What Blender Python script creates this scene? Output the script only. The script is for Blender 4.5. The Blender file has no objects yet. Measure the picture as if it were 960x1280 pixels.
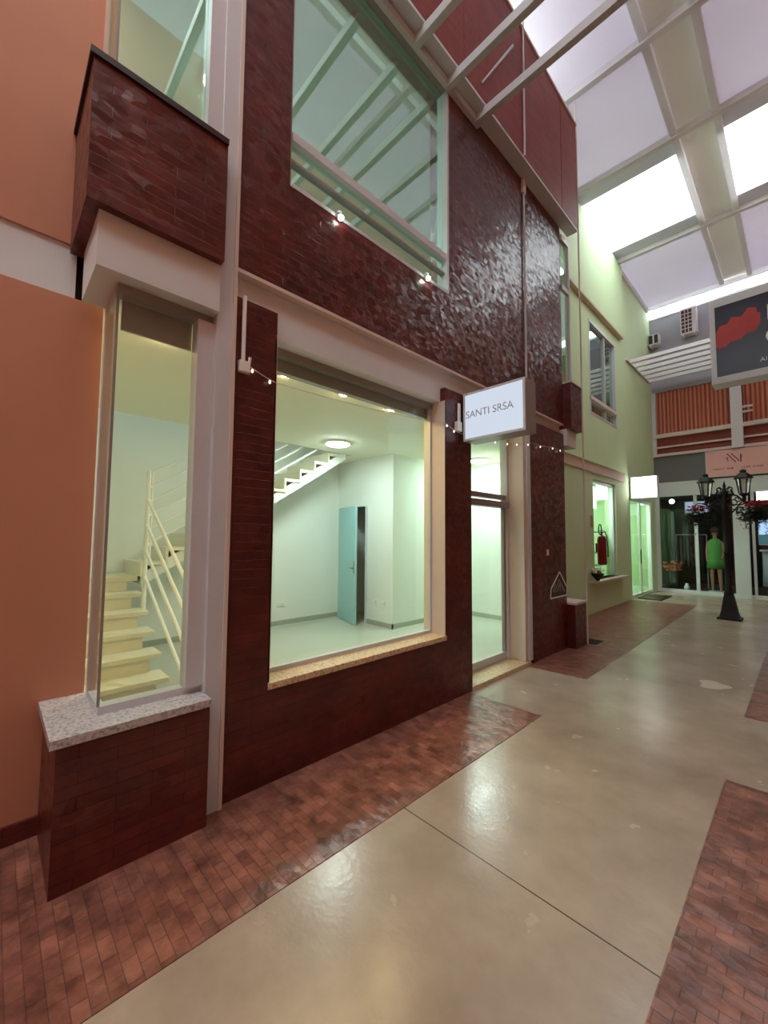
import bpy, bmesh, math, random
from mathutils import Vector, Matrix
random.seed(7)
R = math.radians
sc = bpy.context.scene
col = sc.collection

# ---------------------------------------------------------------- camera, world, exposure
W_STR = 6.0          # overcast sky
EXPO = 0.0
cam_d = bpy.data.cameras.new('camera')
cam = bpy.data.objects.new('camera', cam_d)
col.objects.link(cam)
cam_d.sensor_fit = 'HORIZONTAL'
cam_d.sensor_width = 36.0
cam_d.lens = 36.0 * 506.5 / 960.0
cam_d.clip_start = 0.05
th, ph, ro = R(3.55), R(46.0), R(0.41)
fw = Vector((-math.sin(ph)*math.cos(th), math.cos(ph)*math.cos(th), math.sin(th)))
rr = Vector((math.cos(ph), math.sin(ph), 0)); uu = rr.cross(fw)
r2 = rr*math.cos(ro) + uu*math.sin(ro); u2 = -rr*math.sin(ro) + uu*math.cos(ro)
m3 = Matrix((r2, u2, -fw)).transposed()
cam.matrix_world = Matrix.Translation((0, 0, 1.6)) @ m3.to_4x4()
sc.camera = cam

w = bpy.data.worlds.new('overcast_sky'); sc.world = w; w.use_nodes = True
bg = w.node_tree.nodes['Background']
bg.inputs[0].default_value = (0.86, 0.96, 1.0, 1); bg.inputs[1].default_value = W_STR
sc.view_settings.view_transform = 'Standard'
sc.view_settings.look = 'None'
sc.view_settings.exposure = EXPO
sc.view_settings.gamma = 1.0
sc.view_settings.use_curve_mapping = False
sc.cycles.use_denoising = True
sc.cycles.max_bounces = 10
sc.cycles.diffuse_bounces = 5
sc.cycles.glossy_bounces = 5
sc.cycles.transparent_max_bounces = 16
sc.cycles.sample_clamp_indirect = 6.0

# ---------------------------------------------------------------- materials
def hexc(c): return tuple(c) + (1.0,)
def srgb(r, g, b):
    f = lambda c: (c/255/12.92) if c/255 <= .04045 else ((c/255+.055)/1.055)**2.4
    return (f(r), f(g), f(b))

def new_mat(name):
    m = bpy.data.materials.new(name); m.use_nodes = True
    nt = m.node_tree
    return m, nt, nt.nodes['Principled BSDF']

def plain(name, c, rough=.5, metal=0, spec=.5, noise=.06, nscale=9, bump=0.0, emis=None, estr=0):
    m, nt, p = new_mat(name)
    p.inputs['Roughness'].default_value = rough
    p.inputs['Metallic'].default_value = metal
    p.inputs['Specular IOR Level'].default_value = spec
    tc = nt.nodes.new('ShaderNodeTexCoord')
    n = nt.nodes.new('ShaderNodeTexNoise'); n.inputs['Scale'].default_value = nscale; n.inputs['Detail'].default_value = 4
    nt.links.new(tc.outputs['Object'], n.inputs['Vector'])
    mx = nt.nodes.new('ShaderNodeMix'); mx.data_type = 'RGBA'
    mx.inputs['A'].default_value = hexc([max(0, v*(1-noise)) for v in c])
    mx.inputs['B'].default_value = hexc([min(1, v*(1+noise)) for v in c])
    nt.links.new(n.outputs['Fac'], mx.inputs['Factor'])
    nt.links.new(mx.outputs['Result'], p.inputs['Base Color'])
    if bump:
        b = nt.nodes.new('ShaderNodeBump'); b.inputs['Strength'].default_value = bump; b.inputs['Distance'].default_value = .01
        nt.links.new(n.outputs['Fac'], b.inputs['Height']); nt.links.new(b.outputs['Normal'], p.inputs['Normal'])
    if emis:
        p.inputs['Emission Color'].default_value = hexc(emis); p.inputs['Emission Strength'].default_value = estr
    return m

def glow(name, c, s):
    m = bpy.data.materials.new(name); m.use_nodes = True; nt = m.node_tree
    nt.nodes.clear()
    e = nt.nodes.new('ShaderNodeEmission'); o = nt.nodes.new('ShaderNodeOutputMaterial')
    e.inputs[0].default_value = hexc(c); e.inputs[1].default_value = s
    nt.links.new(e.outputs[0], o.inputs[0]); return m

def tiles(name, c1, c2, mortar, bw, bh, axis, rough=.4, msize=.003, bump=.6, stain=.5, spec=.5, tilt=.35, coat=0, facet=14, famp=.0, nsc=2.2):
    """small clay tiles; axis 'wall' lays courses along y (and x) up z, 'floor' lays them in xy"""
    m, nt, p = new_mat(name)
    tc = nt.nodes.new('ShaderNodeTexCoord'); sp = nt.nodes.new('ShaderNodeSeparateXYZ')
    nt.links.new(tc.outputs['Object'], sp.inputs[0])
    cb = nt.nodes.new('ShaderNodeCombineXYZ')
    if axis == 'wall':
        ad = nt.nodes.new('ShaderNodeMath'); ad.operation = 'ADD'
        nt.links.new(sp.outputs[0], ad.inputs[0]); nt.links.new(sp.outputs[1], ad.inputs[1])
        nt.links.new(ad.outputs[0], cb.inputs[0]); nt.links.new(sp.outputs[2], cb.inputs[1])
    else:
        nt.links.new(sp.outputs[0], cb.inputs[0]); nt.links.new(sp.outputs[1], cb.inputs[1])
    br = nt.nodes.new('ShaderNodeTexBrick')
    br.inputs['Scale'].default_value = 1.0
    br.inputs['Brick Width'].default_value = bw; br.inputs['Row Height'].default_value = bh
    br.inputs['Mortar Size'].default_value = msize; br.inputs['Mortar Smooth'].default_value = .3
    br.inputs['Color1'].default_value = hexc(c1); br.inputs['Color2'].default_value = hexc(c2); br.inputs['Mortar'].default_value = hexc(mortar)
    br.inputs['Bias'].default_value = -.2
    nt.links.new(cb.outputs[0], br.inputs['Vector'])
    n = nt.nodes.new('ShaderNodeTexNoise'); n.inputs['Scale'].default_value = nsc; n.inputs['Detail'].default_value = 8; n.inputs['Roughness'].default_value = .65
    nt.links.new(tc.outputs['Object'], n.inputs['Vector'])
    ramp = nt.nodes.new('ShaderNodeMapRange'); ramp.inputs['From Min'].default_value = .3; ramp.inputs['From Max'].default_value = .7
    ramp.inputs['To Min'].default_value = 1-stain*.5; ramp.inputs['To Max'].default_value = 1+stain*.5
    nt.links.new(n.outputs['Fac'], ramp.inputs['Value'])
    vm = nt.nodes.new('ShaderNodeVectorMath'); vm.operation = 'SCALE'
    nt.links.new(br.outputs['Color'], vm.inputs[0]); nt.links.new(ramp.outputs[0], vm.inputs['Scale'])
    nt.links.new(vm.outputs[0], p.inputs['Base Color'])
    p.inputs['Roughness'].default_value = rough; p.inputs['Specular IOR Level'].default_value = spec
    p.inputs['Coat Weight'].default_value = coat; p.inputs['Coat Roughness'].default_value = .25
    # height: mortar groove + uneven tiles
    n2 = nt.nodes.new('ShaderNodeTexNoise'); n2.inputs['Scale'].default_value = 14; n2.inputs['Detail'].default_value = 2
    nt.links.new(tc.outputs['Object'], n2.inputs['Vector'])
    h = nt.nodes.new('ShaderNodeMath'); h.operation = 'MULTIPLY_ADD'; h.inputs[1].default_value = -1.0
    mu = nt.nodes.new('ShaderNodeMath'); mu.operation = 'MULTIPLY'; mu.inputs[1].default_value = tilt*3
    nt.links.new(n2.outputs['Fac'], mu.inputs[0])
    nt.links.new(br.outputs['Fac'], h.inputs[0]); nt.links.new(mu.outputs[0], h.inputs[2])
    b = nt.nodes.new('ShaderNodeBump'); b.inputs['Strength'].default_value = bump; b.inputs['Distance'].default_value = .008
    nt.links.new(h.outputs[0], b.inputs['Height'])
    vs = nt.nodes.new('ShaderNodeVectorMath'); vs.operation = 'MULTIPLY'; vs.inputs[1].default_value = (facet, facet*1.6, 1)
    nt.links.new(cb.outputs[0], vs.inputs[0])
    vo = nt.nodes.new('ShaderNodeTexVoronoi'); vo.inputs['Scale'].default_value = 1.0; vo.inputs['Randomness'].default_value = .8
    nt.links.new(vs.outputs[0], vo.inputs['Vector'])
    sb = nt.nodes.new('ShaderNodeVectorMath'); sb.operation = 'SUBTRACT'; sb.inputs[1].default_value = (.5, .5, .5)
    nt.links.new(vo.outputs['Color'], sb.inputs[0])
    sc_ = nt.nodes.new('ShaderNodeVectorMath'); sc_.operation = 'SCALE'; sc_.inputs['Scale'].default_value = famp
    nt.links.new(sb.outputs[0], sc_.inputs[0])
    ad2 = nt.nodes.new('ShaderNodeVectorMath'); ad2.operation = 'ADD'
    nt.links.new(sc_.outputs[0], ad2.inputs[0]); nt.links.new(b.outputs['Normal'], ad2.inputs[1])
    nm_ = nt.nodes.new('ShaderNodeVectorMath'); nm_.operation = 'NORMALIZE'
    nt.links.new(ad2.outputs[0], nm_.inputs[0]); nt.links.new(nm_.outputs[0], p.inputs['Normal'])
    return m

def granite(name, base, specks):
    m, nt, p = new_mat(name)
    tc = nt.nodes.new('ShaderNodeTexCoord')
    v = nt.nodes.new('ShaderNodeTexVoronoi'); v.inputs['Scale'].default_value = 140
    n = nt.nodes.new('ShaderNodeTexNoise'); n.inputs['Scale'].default_value = 60; n.inputs['Detail'].default_value = 6
    nt.links.new(tc.outputs['Object'], v.inputs['Vector']); nt.links.new(tc.outputs['Object'], n.inputs['Vector'])
    cr = nt.nodes.new('ShaderNodeValToRGB')
    cr.color_ramp.elements[0].position = .32; cr.color_ramp.elements[0].color = hexc(specks)
    cr.color_ramp.elements[1].position = .52; cr.color_ramp.elements[1].color = hexc(base)
    nt.links.new(n.outputs['Fac'], cr.inputs[0])
    mx = nt.nodes.new('ShaderNodeMix'); mx.data_type = 'RGBA'; mx.inputs['Factor'].default_value = .18
    nt.links.new(cr.outputs[0], mx.inputs['A']); nt.links.new(v.outputs['Color'], mx.inputs['B'])
    hs = nt.nodes.new('ShaderNodeHueSaturation'); hs.inputs['Saturation'].default_value = .35 if base[0]/base[2] < 1.5 else .95
    nt.links.new(mx.outputs['Result'], hs.inputs['Color']); nt.links.new(hs.outputs[0], p.inputs['Base Color'])
    p.inputs['Roughness'].default_value = .35
    return m

def glass(name, tint=(.86, .96, .92), refl=(.95, 1, .97), mirror=0.0, ior=1.5):
    m = bpy.data.materials.new(name); m.use_nodes = True; nt = m.node_tree; nt.nodes.clear()
    o = nt.nodes.new('ShaderNodeOutputMaterial'); t = nt.nodes.new('ShaderNodeBsdfTransparent'); g = nt.nodes.new('ShaderNodeBsdfGlossy')
    g.inputs['Roughness'].default_value = 0.0
    t.inputs[0].default_value = hexc(tint); g.inputs[0].default_value = hexc(refl)
    f = nt.nodes.new('ShaderNodeLayerWeight'); f.inputs[0].default_value = .5
    pw = nt.nodes.new('ShaderNodeMath'); pw.operation = 'POWER'; pw.inputs[1].default_value = 5
    nt.links.new(f.outputs['Facing'], pw.inputs[0])
    mr = nt.nodes.new('ShaderNodeMapRange'); mr.inputs['To Min'].default_value = max(.04, mirror); mr.inputs['To Max'].default_value = .9
    nt.links.new(pw.outputs[0], mr.inputs['Value'])
    mx = nt.nodes.new('ShaderNodeMixShader')
    nt.links.new(mr.outputs[0], mx.inputs[0]); nt.links.new(t.outputs[0], mx.inputs[1]); nt.links.new(g.outputs[0], mx.inputs[2])
    nt.links.new(mx.outputs[0], o.inputs[0]); return m

def translucent(name, c, frac):
    m = bpy.data.materials.new(name); m.use_nodes = True; nt = m.node_tree; nt.nodes.clear()
    o = nt.nodes.new('ShaderNodeOutputMaterial'); d = nt.nodes.new('ShaderNodeBsdfDiffuse'); t = nt.nodes.new('ShaderNodeBsdfTranslucent')
    tc = nt.nodes.new('ShaderNodeTexCoord'); n = nt.nodes.new('ShaderNodeTexNoise'); n.inputs['Scale'].default_value = .8
    nt.links.new(tc.outputs['Object'], n.inputs['Vector'])
    mc = nt.nodes.new('ShaderNodeMix'); mc.data_type = 'RGBA'
    mc.inputs['A'].default_value = hexc([v*.86 for v in c]); mc.inputs['B'].default_value = hexc(c)
    nt.links.new(n.outputs['Fac'], mc.inputs['Factor'])
    for s in (d, t): nt.links.new(mc.outputs['Result'], s.inputs[0])
    mx = nt.nodes.new('ShaderNodeMixShader'); mx.inputs[0].default_value = frac
    nt.links.new(d.outputs[0], mx.inputs[1]); nt.links.new(t.outputs[0], mx.inputs[2]); nt.links.new(mx.outputs[0], o.inputs[0])
    return m

def concrete(name):
    m, nt, p = new_mat(name)
    tc = nt.nodes.new('ShaderNodeTexCoord')
    n = nt.nodes.new('ShaderNodeTexNoise'); n.inputs['Scale'].default_value = 1.3; n.inputs['Detail'].default_value = 9; n.inputs['Roughness'].default_value = .6
    nt.links.new(tc.outputs['Object'], n.inputs['Vector'])
    cr = nt.nodes.new('ShaderNodeValToRGB')
    cr.color_ramp.elements[0].position = .3; cr.color_ramp.elements[0].color = hexc(srgb(152, 132, 112))
    cr.color_ramp.elements[1].position = .7; cr.color_ramp.elements[1].color = hexc(srgb(192, 172, 151))
    nt.links.new(n.outputs['Fac'], cr.inputs[0])
    # dark expansion joints across the path every 3.2 m
    sp = nt.nodes.new('ShaderNodeSeparateXYZ'); nt.links.new(tc.outputs['Object'], sp.inputs[0])
    a = nt.nodes.new('ShaderNodeMath'); a.operation = 'ADD'; a.inputs[1].default_value = -1.835 + 3.2*4 + 1.6
    md = nt.nodes.new('ShaderNodeMath'); md.operation = 'MODULO'; md.inputs[1].default_value = 3.2*3
    s = nt.nodes.new('ShaderNodeMath'); s.operation = 'SUBTRACT'; s.inputs[1].default_value = 3.2*1+1.6
    ab = nt.nodes.new('ShaderNodeMath'); ab.operation = 'ABSOLUTE'
    lt = nt.nodes.new('ShaderNodeMath'); lt.operation = 'LESS_THAN'; lt.inputs[1].default_value = .0035
    nt.links.new(sp.outputs[1], a.inputs[0]); nt.links.new(a.outputs[0], md.inputs[0]); nt.links.new(md.outputs[0], s.inputs[0])
    nt.links.new(s.outputs[0], ab.inputs[0]); nt.links.new(ab.outputs[0], lt.inputs[0])
    mx = nt.nodes.new('ShaderNodeMix'); mx.data_type = 'RGBA'; mx.inputs['B'].default_value = hexc(srgb(70, 60, 48))
    nt.links.new(lt.outputs[0], mx.inputs['Factor']); nt.links.new(cr.outputs[0], mx.inputs['A'])
    nt.links.new(mx.outputs['Result'], p.inputs['Base Color'])
    n2 = nt.nodes.new('ShaderNodeTexNoise'); n2.inputs['Scale'].default_value = 5; n2.inputs['Detail'].default_value = 6
    nt.links.new(tc.outputs['Object'], n2.inputs['Vector'])
    mr = nt.nodes.new('ShaderNodeMapRange'); mr.inputs['To Min'].default_value = .15; mr.inputs['To Max'].default_value = .33
    nt.links.new(n2.outputs['Fac'], mr.inputs['Value']); nt.links.new(mr.outputs[0], p.inputs['Roughness'])
    b = nt.nodes.new('ShaderNodeBump'); b.inputs['Strength'].default_value = .25; b.inputs['Distance'].default_value = .004
    n3 = nt.nodes.new('ShaderNodeTexNoise'); n3.inputs['Scale'].default_value = 28
    nt.links.new(tc.outputs['Object'], n3.inputs['Vector']); nt.links.new(n3.outputs['Fac'], b.inputs['Height']); nt.links.new(b.outputs['Normal'], p.inputs['Normal'])
    return m

M = {}
M['brick'] = tiles('dark_red_brick_strips', srgb(98, 39, 34), srgb(80, 29, 26), srgb(54, 18, 16), .31, .058, 'wall', rough=.29, bump=.5, msize=.0025, stain=.8, spec=.5, tilt=.3, facet=15, famp=.17, nsc=3)
M['brick_box'] = tiles('red_brick_panels', srgb(146, 70, 62), srgb(132, 60, 54), srgb(112, 48, 44), .3, .065, 'wall', rough=.55, bump=.25, stain=.3, spec=.3)
M['paver'] = tiles('terracotta_pavers', srgb(148, 96, 78), srgb(112, 66, 55), srgb(104, 68, 58), .105, .053, 'floor', rough=.33, msize=.002, bump=.5, stain=1.2, spec=.5, tilt=.5, facet=12, famp=.13, nsc=7)
M['concrete'] = concrete('polished_beige_concrete')
M['orange'] = plain('terracotta_orange_render', srgb(200, 139, 110), .75, noise=.08, nscale=3, bump=.05)
M['white'] = plain('off_white_paint', srgb(222, 228, 228), .6, noise=.05, nscale=2)
M['cream'] = plain('cream_paint', srgb(222, 208, 196), .6, noise=.04)
M['column'] = plain('pale_lilac_steel_paint', srgb(210, 216, 220), .5, noise=.05, nscale=2.5)
M['inner'] = plain('interior_white_paint', srgb(232, 238, 232), .6, noise=.02)
M['ceil'] = plain('interior_cream_ceiling', srgb(236, 234, 214), .7, noise=.02)
M['inner_floor'] = plain('interior_pale_tile', srgb(186, 190, 176), .3, noise=.04, nscale=2)
M['skirt'] = plain('grey_skirting', srgb(168, 176, 164), .4)
M['green'] = plain('pale_green_render', srgb(206, 230, 182), .75, noise=.07, nscale=1.2)
M['alu'] = plain('white_aluminium', srgb(212, 216, 220), .35, noise=.03)
M['alu_dark'] = plain('worn_grey_aluminium', srgb(150, 145, 142), .35, noise=.12, nscale=5)
M['granite'] = granite('grey_granite', srgb(205, 192, 184), srgb(120, 108, 106))
M['granite_warm_lit'] = granite('warm_lit_granite', srgb(236, 206, 150), srgb(166, 120, 70))  # warm downlight tint put into the granite colour
M['glass'] = glass('clear_green_glass', (.94, .99, .97))
M['glass_up'] = glass('reflective_green_glass', (.76, .92, .85), (.84, .95, .89), .34)
M['roof'] = translucent('translucent_white_roof_sheet', (.85, .805, .865), .24)
M['roof_dim'] = translucent('grey_roof_strip', (.66, .66, .70), .14)
M['roof_beam'] = translucent('white_roof_profile', (.95, .93, .94), .42)
M['ridge'] = translucent('beige_ridge_sheet', (.78, .74, .68), .16)
M['steel_white'] = plain('white_steel', srgb(226, 220, 224), .4, noise=.03)
M['steel_grey'] = plain('pergola_steel', srgb(204, 206, 206), .4, noise=.08, nscale=4)
M['black'] = plain('black_cast_iron', srgb(9, 8, 9), .55, noise=.2)
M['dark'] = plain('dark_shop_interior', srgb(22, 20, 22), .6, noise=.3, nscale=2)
M['capdark'] = plain('dark_sill_cap', srgb(42, 30, 28), .4)
M['teal'] = plain('teal_door_paint', srgb(158, 206, 212), .4, noise=.04)
M['stair'] = plain('cream_stone_tread', srgb(234, 230, 208), .4, noise=.05)
M['rail'] = plain('white_railing_paint', srgb(244, 246, 240), .35, noise=.01)
M['grey_wall'] = plain('grey_lilac_render', srgb(160, 156, 166), .7)
M['grey_fascia'] = plain('grey_fascia_panel', srgb(112, 112, 110), .6)
M['pink'] = plain('salmon_pink_panel', srgb(242, 184, 178), .5, noise=.06, nscale=1.5)
M['pinkbeam'] = plain('pale_pink_beam', srgb(214, 190, 172), .6)
M['lamp'] = glow('cool_ceiling_lamp', (.86, 1.0, .98), 128)
M['warm'] = glow('warm_downlight', (1.0, .68, .32), 420)
M['bulb'] = glow('fairy_light_bulb', (1.0, .93, .8), 1.6)
M['bulb_off'] = plain('unlit_pale_bulb', srgb(220, 214, 205), .2)
M['signface'] = glow('backlit_white_acrylic', (.78, .86, 1.0), .82)
M['signlit'] = glow('bright_backlit_acrylic', (1.0, 1.0, .97), 4.5)
M['letter'] = plain('pale_grey_letter', srgb(186, 196, 204), .5)
M['glowstrip'] = glow('bright_point_glow', (.8, 1.0, .88), 60)

# ---------------------------------------------------------------- helpers
def link(o, parent=None):
    col.objects.link(o)
    if parent: o.parent = parent
    return o

def tag(o, label=None, cat=None, group=None, kind=None):
    if label: o['label'] = label
    if cat: o['category'] = cat
    if group: o['group'] = group
    if kind: o['kind'] = kind
    return o

def thing(name, label, cat, loc=(0, 0, 0), group=None, rz=0):
    o = bpy.data.objects.new(name, None); o.empty_display_size = .1
    o.location = loc; o.rotation_euler = (0, 0, rz); col.objects.link(o)
    bpy.context.view_layer.update()
    return tag(o, label, cat, group)

class MB:
    def __init__(s): s.bm = bmesh.new()
    def box(s, x0, x1, y0, y1, z0, z1, bev=0):
        x0, x1 = sorted((x0, x1)); y0, y1 = sorted((y0, y1)); z0, z1 = sorted((z0, z1))
        r = bmesh.ops.create_cube(s.bm, size=1)
        vs = r['verts']
        for v in vs:
            v.co = Vector(((x0+x1)/2 + v.co.x*(x1-x0), (y0+y1)/2 + v.co.y*(y1-y0), (z0+z1)/2 + v.co.z*(z1-z0)))
        if bev:
            es = list({e for v in vs for e in v.link_edges})
            bmesh.ops.bevel(s.bm, geom=es, offset=bev, segments=2, affect='EDGES', profile=.5)
        return s
    def cyl(s, p0, p1, r0, r1=None, seg=16, cap=True):
        r1 = r0 if r1 is None else r1
        p0, p1 = Vector(p0), Vector(p1); d = p1-p0
        q = d.to_track_quat('Z', 'Y')
        res = bmesh.ops.create_cone(s.bm, cap_ends=cap, segments=seg, radius1=r0, radius2=max(r1, 1e-4), depth=d.length)
        mat = Matrix.Translation((p0+p1)/2) @ q.to_matrix().to_4x4()
        bmesh.ops.transform(s.bm, matrix=mat, verts=res['verts'])
        return s
    def sphere(s, c, r, sx=1, sy=1, sz=1, seg=12):
        res = bmesh.ops.create_uvsphere(s.bm, u_segments=seg, v_segments=max(6, seg*2//3), radius=r)
        bmesh.ops.transform(s.bm, matrix=Matrix.Translation(c) @ Matrix.Diagonal((sx, sy, sz, 1)), verts=res['verts'])
        return s
    def lathe(s, prof, c=(0, 0, 0), seg=24, square=False):
        n = 4 if square else seg
        rings = []
        for (r, z) in prof:
            ring = []
            for k in range(n):
                a = 2*math.pi*k/n + (math.pi/4 if square else 0)
                rad = r*(math.sqrt(2) if square else 1)
                ring.append(s.bm.verts.new((c[0]+rad*math.cos(a), c[1]+rad*math.sin(a), c[2]+z)))
            rings.append(ring)
        for a, b in zip(rings, rings[1:]):
            for k in range(n):
                s.bm.faces.new((a[k], a[(k+1) % n], b[(k+1) % n], b[k]))
        for ring, flip in ((rings[0], True), (rings[-1], False)):
            try: s.bm.faces.new(ring[::-1] if flip else ring)
            except ValueError: pass
        return s
    def tube(s, pts, r, seg=8):
        pts = [Vector(p) for p in pts]
        rings = []
        for i, p in enumerate(pts):
            t = (pts[min(i+1, len(pts)-1)] - pts[max(i-1, 0)]).normalized()
            a = Vector((0, 0, 1)) if abs(t.z) < .9 else Vector((1, 0, 0))
            u = t.cross(a).normalized(); v = t.cross(u)
            rings.append([s.bm.verts.new(p + (u*math.cos(2*math.pi*k/seg) + v*math.sin(2*math.pi*k/seg))*r) for k in range(seg)])
        for a, b in zip(rings, rings[1:]):
            for k in range(seg): s.bm.faces.new((a[k], a[(k+1) % seg], b[(k+1) % seg], b[k]))
        s.bm.faces.new(rings[0][::-1]); s.bm.faces.new(rings[-1])
        return s
    def quad(s, *pts):
        s.bm.faces.new([s.bm.verts.new(p) for p in pts]); return s
    def prism(s, poly, axis, a, b):
        """poly in the two other axes, extruded along axis from a to b"""
        def P(u, v, t):
            return {'x': (t, u, v), 'y': (u, t, v), 'z': (u, v, t)}[axis]
        A = [s.bm.verts.new(P(u, v, a)) for u, v in poly]; B = [s.bm.verts.new(P(u, v, b)) for u, v in poly]
        s.bm.faces.new(A[::-1]); s.bm.faces.new(B)
        n = len(poly)
        for k in range(n): s.bm.faces.new((A[k], A[(k+1) % n], B[(k+1) % n], B[k]))
        return s
    def build(s, name, mat, parent=None, smooth=False, kind=None, label=None, cat=None, group=None):
        bmesh.ops.recalc_face_normals(s.bm, faces=s.bm.faces[:])
        me = bpy.data.meshes.new(name); s.bm.to_mesh(me); s.bm.free()
        me.materials.append(mat if not isinstance(mat, str) else M[mat])
        if smooth:
            for p in me.polygons: p.use_smooth = True
        o = bpy.data.objects.new(name, me); link(o, parent)
        if parent:
            # geometry was written in world coordinates: undo the parent's placement
            mw = parent.matrix_world.copy(); p2 = parent.parent
            me.transform(world_of(parent).inverted())
        tag(o, label, cat, group, kind)
        return o

def world_of(o):
    m = Matrix.LocRotScale(o.location, o.rotation_euler, o.scale)
    return world_of(o.parent) @ m if o.parent else m

def S(name, mb, mat, parent=None):
    return mb.build(name, mat, parent, kind='structure' if not parent else None)

def wallx(mb, x0, x1, y0, y1, z0, z1, holes=()):
    """wall slab normal to x with rectangular openings (ya,yb,za,zb)"""
    ys = sorted({y0, y1, *[h[0] for h in holes], *[h[1] for h in holes]})
    zs = sorted({z0, z1, *[h[2] for h in holes], *[h[3] for h in holes]})
    inside = lambda y, z: any(h[0] < y < h[1] and h[2] < z < h[3] for h in holes)
    for a, b in zip(ys, ys[1:]):
        run = None
        for c, d in zip(zs, zs[1:]):
            if inside((a+b)/2, (c+d)/2):
                if run: mb.box(x0, x1, a, b, *run); run = None
            else: run = (run[0], d) if run else (c, d)
        if run: mb.box(x0, x1, a, b, *run)
    return mb
def wally(mb, y0, y1, x0, x1, z0, z1, holes=()):
    xs = sorted({x0, x1, *[h[0] for h in holes], *[h[1] for h in holes]})
    zs = sorted({z0, z1, *[h[2] for h in holes], *[h[3] for h in holes]})
    inside = lambda y, z: any(h[0] < y < h[1] and h[2] < z < h[3] for h in holes)
    for a, b in zip(xs, xs[1:]):
        run = None
        for c, d in zip(zs, zs[1:]):
            if inside((a+b)/2, (c+d)/2):
                if run: mb.box(a, b, y0, y1, *run); run = None
            else: run = (run[0], d) if run else (c, d)
        if run: mb.box(a, b, y0, y1, *run)
    return mb

def text_obj(name, body, size, loc, rot, mat, parent=None, extrude=.002, align='LEFT', sx=1):
    cu = bpy.data.curves.new(name, 'FONT'); cu.body = body; cu.size = size; cu.extrude = extrude; cu.align_x = align
    t = bpy.data.objects.new(name+'_tmp', cu); col.objects.link(t)
    dg = bpy.context.evaluated_depsgraph_get(); dg.update()
    me = bpy.data.meshes.new_from_object(t.evaluated_get(dg)); me.name = name
    bpy.data.objects.remove(t); bpy.data.curves.remove(cu)
    me.materials.clear(); me.materials.append(M[mat])
    me.transform(Matrix.LocRotScale(Vector(loc), __import__('mathutils').Euler(rot), Vector((sx, 1, 1))))
    o = bpy.data.objects.new(name, me); link(o, parent)
    if parent: me.transform(world_of(parent).inverted())
    return o

FACE = -2.47      # brick shopfront plane
XR = 1.05         # right side of the gallery (out of frame)
ROOF = 8.85

# ---------------------------------------------------------------- ground
S('floor', MB().box(-3.45, XR+.3, -8.5, 18, -.15, 0), 'concrete')
S('floor_paving', MB().box(-3.2, -1.71, -8.5, 3.64, -.02, .004), 'paver')
S('floor_paving', MB().prism([(-3.3, 4.86), (-1.79, 4.94), (-1.86, 12.3), (-3.3, 12.15)], 'z', -.02, .004), 'paver')
S('floor_paving', MB().prism([(-.42, -8.5), (XR, -8.5), (XR, 3.66), (-.43, 3.6)], 'z', -.02, .004), 'paver')
S('floor_paving', MB().prism([(-.44, 4.98), (XR, 4.9), (XR, 8.4), (-.44, 8.4)], 'z', -.02, .004), 'paver')

# ---------------------------------------------------------------- left facade, brick unit
mb = MB()
mb.box(-2.72, FACE, 1.04, 1.35, 0, 3.14)
mb.box(-2.72, FACE, 1.35, 3.23, 0, .60)
mb.box(-2.72, FACE, 3.23, 3.69, 0, 3.12)
mb.box(-2.72, FACE, 5.06, 6.15, 0, 3.17)
mb.box(-3.2, -2.72, 6.03, 6.15, 0, 3.3)
S('wall_left', mb, 'brick')
mb = wallx(MB(), -2.72, FACE, 1.04, 6.15, 3.33, 8.25, [(1.42, 3.30, 4.12, 6.42)])
mb.box(-3.2, -2.72, 6.03, 6.15, 3.3, 8.25)
S('wall_left_upper', mb, 'brick')
# white lintel beam recessed behind the brick, with a thin bright edge
S('trim_1', MB().box(-2.75, -2.53, 1.04, 6.15, 2.985, 3.325), 'white')
S('trim_2', MB().box(-2.53, FACE+.004, 1.04, 6.15, 3.305, 3.33), 'cream')
# projecting brick parapet box with pale soffit
box_y = [(1.04, 3.35), (3.353, 4.68), (4.69, 5.84), (5.855, 6.45)]
mb = MB()
for a, b in box_y: mb.box(-2.47, -2.30, a, b, 6.49, 8.24)
S('wall_left_parapet', mb, 'brick_box')
S('trim_3', MB().box(-2.468, -2.302, 1.04, 6.45, 6.455, 6.492), 'column')
S('trim_4', MB().box(-2.31, -2.285, 1.04, 6.46, 8.235, 8.27), 'cream')
# slender corner piers / joints
S('trim_5', MB().box(-2.9, -2.72, 1.0, 1.04, 0, 8.2), 'white')

# big display window
win = tag(MB().box(-2.69, -2.63, 1.35, 3.23, 2.93, 2.985).build('window_1', M['alu_dark']), kind='structure')
for nm, b, m in (('frame_bottom', (-2.68, -2.64, 1.35, 3.23, .645, .675), 'alu'), ('frame_side', (-2.68, -2.64, 1.35, 1.375, .675, 2.93), 'alu'),
                 ('frame_side', (-2.68, -2.64, 3.205, 3.23, .675, 2.93), 'alu'), ('head_shade', (-2.76, -2.70, 1.35, 3.23, 2.84, 2.985), 'alu_dark')):
    MB().box(*b).build(nm, M[m], win)
MB().box(-2.664, -2.658, 1.375, 2.305, .675, 2.93).build('glass_pane', M['glass'], win)
MB().box(-2.664, -2.658, 2.31, 3.205, .675, 2.93).build('glass_pane', M['glass'], win)
S('trim_6', MB().box(-2.74, FACE, 3.226, 3.24, .645, 2.985), 'cream')
S('trim_6', MB().box(-2.74, FACE, 1.34, 1.354, .645, 2.985), 'cream')
tag(MB().box(-2.76, FACE+.012, 1.34, 3.24, .60, .645, .004).build('window_sill', M['granite_warm_lit']), kind='structure')

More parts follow.
